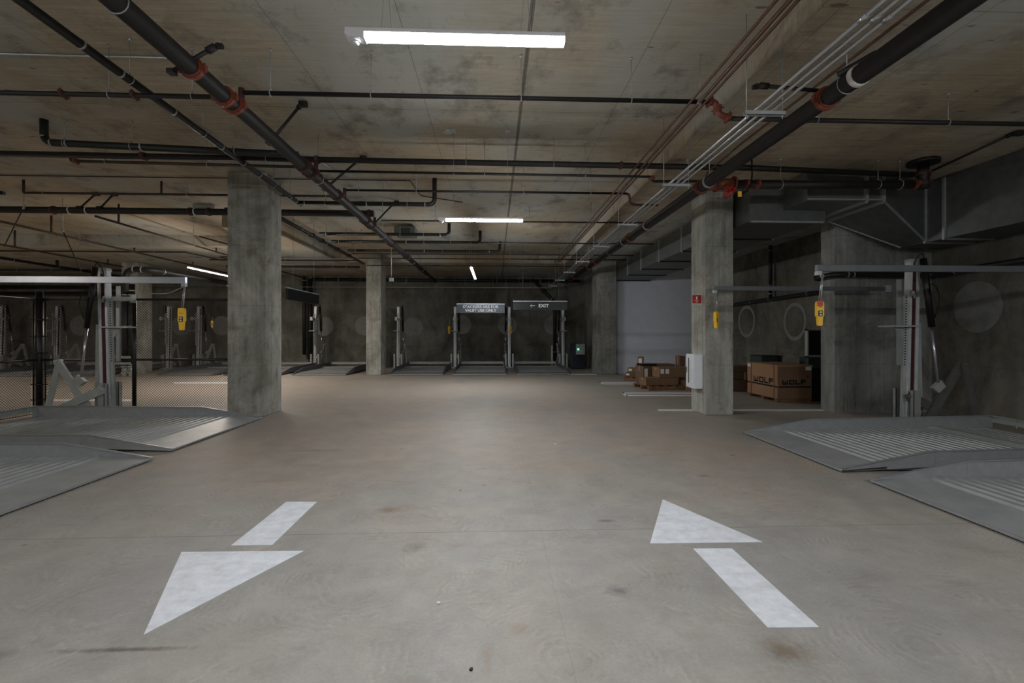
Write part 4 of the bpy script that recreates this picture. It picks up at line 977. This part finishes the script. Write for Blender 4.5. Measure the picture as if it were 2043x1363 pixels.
# ---------------------------------------------------------------- cartons
def carton(label, x, y, z, w, d, h, rz=0, mat=None, labels=0, group=None, name='cardboard_box', tip=0, tape=True):
    """x,y centre of the base"""
    root = thing(name, label, 'box', (x, y, z), rz, group)
    if tip: root.rotation_euler.x = tip
    B((-w/2, -d/2, 0), (w/2, d/2, h), min(.012, h*.06)).build('carton_body', mat or M_card, root)
    if tape:
        m = MB(); m.box((-w/2-.001, -.03, h-.001), (w/2+.001, .03, h+.0015)); m.box((-w/2-.0015, -.03, h*.7), (-w/2, .03, h)); m.build('tape', M_tape, root)
    for k in range(labels):
        B((-w/2+.03+k*.14, -d/2-.002, h*.4), (-w/2+.13+k*.14, -d/2+.001, h*.86)).build('shipping_label', M_lab, root)
    return root
g = 'cartons piled by the cabinet column'
s_ = 76.; q = P(1317, 779, s_)
def cpos(px, py_b, s2): v = P(px, py_b, s2); return v
def pallet(label, x, y, w, d, rz=0):
    root = thing('wooden_pallet', label, 'pallet', (x, y, 0), rz)
    for k in range(5): B((-w/2+k*(w-.09)/4, -d/2, .10), (-w/2+.09+k*(w-.09)/4, d/2, .12), .002).build('deck_board', M_wood, root)
    for yy in (-d/2, -.04, d/2-.08): B((-w/2, yy, 0), (w/2, yy+.08, .10), .003).build('runner', M_wood, root)
    return root
v = P(1318, 779, 76)
pallet('low wooden pallet under the cartons beside the cabinet column', v.x+.10, v.y+.48, 1.0, .9, .15)
carton('long low carton at the bottom front of the pile by the cabinet column', v.x+.06, v.y+.32, .12, .92, .42, .20, .12, M_card, 0, g)
carton('flat carton with two white labels on top of the pile by the cabinet column', v.x+.40, v.y+.36, .325, .84, .44, .27, .10, M_card, 2, g)
carton('squat carton at the left of the pile, below the black lid', v.x-.15, v.y+.80, .12, .35, .45, .48, .2, M_cardd, 1, g)
carton('wide back carton of the pile behind the labelled one', v.x+.35, v.y+1.32, .02, .95, .5, .60, -.05, M_cardd, 0, g)
carton('small carton peeking out under the labelled one at the cabinet', v.x+.84, v.y+.25, 0, .30, .40, .25, .1, M_cardl, 0, g)
carton('upright slim carton standing behind the white cabinet', v.x+.98, v.y+1.1, .0, .16, .3, .86, 0, M_cardd, 0, g)
carton('black flat lid lying on the back of the pile', v.x-.10, v.y+.80, .603, .44, .35, .06, .1, M_dark, 0, g, 'black_lid', tape=False)
v = P(1278, 762, 64)
pallet('dark pallet under the small farther group of cartons', v.x+.1, v.y+.4, .85, .8, -.5)
carton('flat lower carton of the farther small group', v.x+.03, v.y+.35, .12, .70, .50, .13, -.5, M_cardd, 1, 'farther small group of cartons')
carton('flat upper carton of the farther small group', v.x+.05, v.y+.38, .25, .60, .42, .15, -.45, M_card, 1, 'farther small group of cartons')
carton('tall narrow carton standing on the farther small group', v.x+.12, v.y+.36, .40, .17, .22, .36, -.4, M_card, 1, 'farther small group of cartons')
carton('low carton between the two groups of the pile', v.x+.72, v.y+.15, 0, .34, .42, .36, -.3, M_cardd, 0, 'farther small group of cartons')
g = 'cartons between the cabinet column and the crate'
v = P(1466, 782, 77.5)
carton('lower brown carton left of the big crate', v.x-.0, v.y+.25, 0, .62, .45, .30, .0, M_cardd, 0, g)
carton('middle brown carton left of the big crate', v.x+.0, v.y+.35, .305, .60, .5, .18, .05, M_cardd, 0, g)
carton('dark upper carton left of the big crate', v.x+.1, v.y+.4, .49, .80, .5, .17, -.03, M_cardd, 0, g)
v = P(1495, 772, 74); carton('small light carton tucked behind the left corner of the crate', v.x+.12, v.y+.3, 0, .30, .4, .42, 0, M_card, 0, g)
# branded crate
c0 = P(1551.5, 803.8, 92.2); c1 = P(1501, 789, 82.5); c2 = P(1621.5, 804, 92.2)
W_, D_ = c2.x-c0.x, 1.17; hC = .72; zC = .09
ck = thing('shipping_crate', 'large cardboard crate printed WOLF on two sides, on a pallet', 'crate', (c0.x, c0.y, 0), 0)
B((0, 0, zC), (W_, D_, zC+hC), .006).build('crate_body', M_card, ck)
B((-.012, -.012, zC+hC-.03), (W_+.012, D_+.012, zC+hC+.004), .003).build('lid', M_cardl, ck)
pk_ = MB()
for yy in (.02, .52, 1.05): pk_.box((0, yy, 0), (W_, yy+.1, .075))
pk_.box((0, 0, .07), (W_, D_, zC)); pk_.build('pallet_base', M_wood, ck)
B((-.004, 0.0, zC), (0, D_, zC+hC-.03)).build('side_panel', M_cardl, ck)
for yy in (.10, .98): B((-.012, yy, zC), (-.004, yy+.035, zC+hC)).build('side_batten', M_card, ck)
m = MB(); m.box((-.010, 0, zC+.235), (-.0045, D_, zC+.27)); m.build('printed_band', M_ink, ck)
m = MB(); m.box((0.02, -.004, zC+.235), (W_-.02, 0, zC+.268)); m.build('printed_band', M_ink, ck)
def blocky(word, cw, chh, t, gap):
    """block capitals as rectangles in (u, v)"""
    R = []
    x = 0
    for chx in word:
        if chx == 'W': R += [(x, 0, x+t, chh), (x, 0, x+cw*1.15, t), (x+cw*1.15-t, 0, x+cw*1.15, chh), (x+cw*.575-t/2, 0, x+cw*.575+t/2, chh*.75)]; x += cw*1.15+gap
        if chx == 'O': R += [(x, 0, x+t, chh), (x+cw-t, 0, x+cw, chh), (x, 0, x+cw, t), (x, chh-t, x+cw, chh)]; x += cw+gap
        if chx == 'L': R += [(x, 0, x+t, chh), (x, 0, x+cw*.85, t)]; x += cw*.85+gap
        if chx == 'F': R += [(x, 0, x+t, chh), (x, chh-t, x+cw*.9, chh), (x, chh*.4, x+cw*.8, chh*.4+t)]; x += cw*.9+gap
    return R, x-gap
R_, wd = blocky('WOLF', .165, .13, .034, .035); m = MB()
for a, b, c_, d in R_: m.box((-.008, .90-a, zC+.29+b), (-.0045, .90-c_, zC+.29+d))
m.build('lettering', M_ink, ck)
R_, wd = blocky('WOLF', .115, .105, .028, .024); m = MB()
for a, b, c_, d in R_: m.box((.10+a, -.004, zC+.30+b), (.10+c_, 0, zC+.30+d))
m.build('lettering', M_ink, ck)
B((W_-.14, -.003, zC+hC-.11), (W_-.01, 0, zC+hC-.03)).build('shipping_label', M_lab, ck)
B((-.009, D_-.15, zC+hC-.10), (-.0045, D_-.02, zC+hC-.01)).build('shipping_label', M_lab, ck)
m = MB(); m.prism([(W_-.12, -.003, zC+.47), (W_-.06, -.003, zC+.47), (W_-.09, -.003, zC+.51)], (0, .003, 0)); m.build('arrow_mark', M_ink, ck)
# dark goods behind the crate
v = P(1630, 803, 90.5)
tag(B((v.x-.10, v.y+.05, 0), (v.x+.45, v.y+.6, .74), .02).build('wrapped_appliance', M_dark), 'tall black wrapped item wedged between the crate and the pier', 'appliance', kind='thing')
v = P(1578, 730, 86)
ap = thing('storage_case', 'dark green case standing behind the crate with a black side strip', 'case', (v.x, v.y+.75, 0))
B((-.25, 0, 0), (.28, .5, .93), .01).build('case_body', M_olive, ap); B((.16, -.006, .3), (.22, 0, .90)).build('side_strip', M_ink, ap); B((-.26, -.01, .93), (.29, .51, .95), .003).build('case_lid', M_dark, ap)
v = P(1625, 660, 86)
ap = thing('framed_panel', 'black rectangular panel in a grey frame leaning above the crate beside the pier', 'panel', (v.x+.22, v.y+.5, .95))
B((0, .02, .02), (.55, .10, .62), .004).build('panel_face', M_dark, ap)
m = MB()
for a, b in (((-.03, 0, -.03), (0, .1, .65)), ((.55, 0, -.03), (.58, .1, .65)), ((-.03, 0, -.03), (.58, .1, 0)), ((-.03, 0, .62), (.58, .1, .65))): m.box(a, b)
m.build('panel_frame', M_galvm, ap)
B((.0, .02, -.95), (.5, .35, -.03), .01).build('panel_stand', M_olive, ap)

# power unit at the far wall
v = P(1142, 734.5, 47.5); v2 = P(1167, 734.5, 47.5)
pu = thing('power_unit', 'navy cabinet with a grey control box and green light by the far wall', 'power unit', (v.x, v.y, 0))
w = v2.x-v.x
B((0, 0, .04), (w, .42, 1.06), .01).build('cabinet_body', M_blue, pu)
B((.14, -.14, .62), (.14+.36, 0, 1.06), .008).build('control_box', M_panelg, pu)
bx_ = bpy.data.objects[-1] if False else [o for o in bpy.data.objects if o.name.startswith('control_box')][-1]
for (x, z, mt, r) in ((.22, .84, M_led, .022), (.22, .94, M_red, .015), (.32, .84, M_ink, .018), (.42, .84, M_ink, .018), (.22, .72, M_red, .015), (.32, .93, M_ink, .018), (.45, .97, M_ink, .015), (.45, .72, M_ink, .015)):
    T([(x, -.16, z), (x, -.14, z)], r, 12).build('indicator', mt, bx_)
T(rnd([(.34, -.05, .62), (.34, -.08, .4), (.5, -.05, .3), (.55, .2, .2)], .06), .012, 8).build('cable', M_rubber, pu)
B((0, 0, 0), (w, .42, .04)).build('plinth', M_rubber, pu)

# ---------------------------------------------------------------- world and view
w = bpy.data.worlds.new('world'); scene.world = w; w.use_nodes = True
w.node_tree.nodes['Background'].inputs[0].default_value = (.5, .55, .6, 1); w.node_tree.nodes['Background'].inputs[1].default_value = .02
vs = scene.view_settings; vs.view_transform = 'Standard'; vs.look = 'None'; vs.gamma = 1; vs.use_curve_mapping = False
vs.exposure = 1.9
scene.cycles.use_denoising = True
scene.cycles.max_bounces = 8; scene.cycles.diffuse_bounces = 6
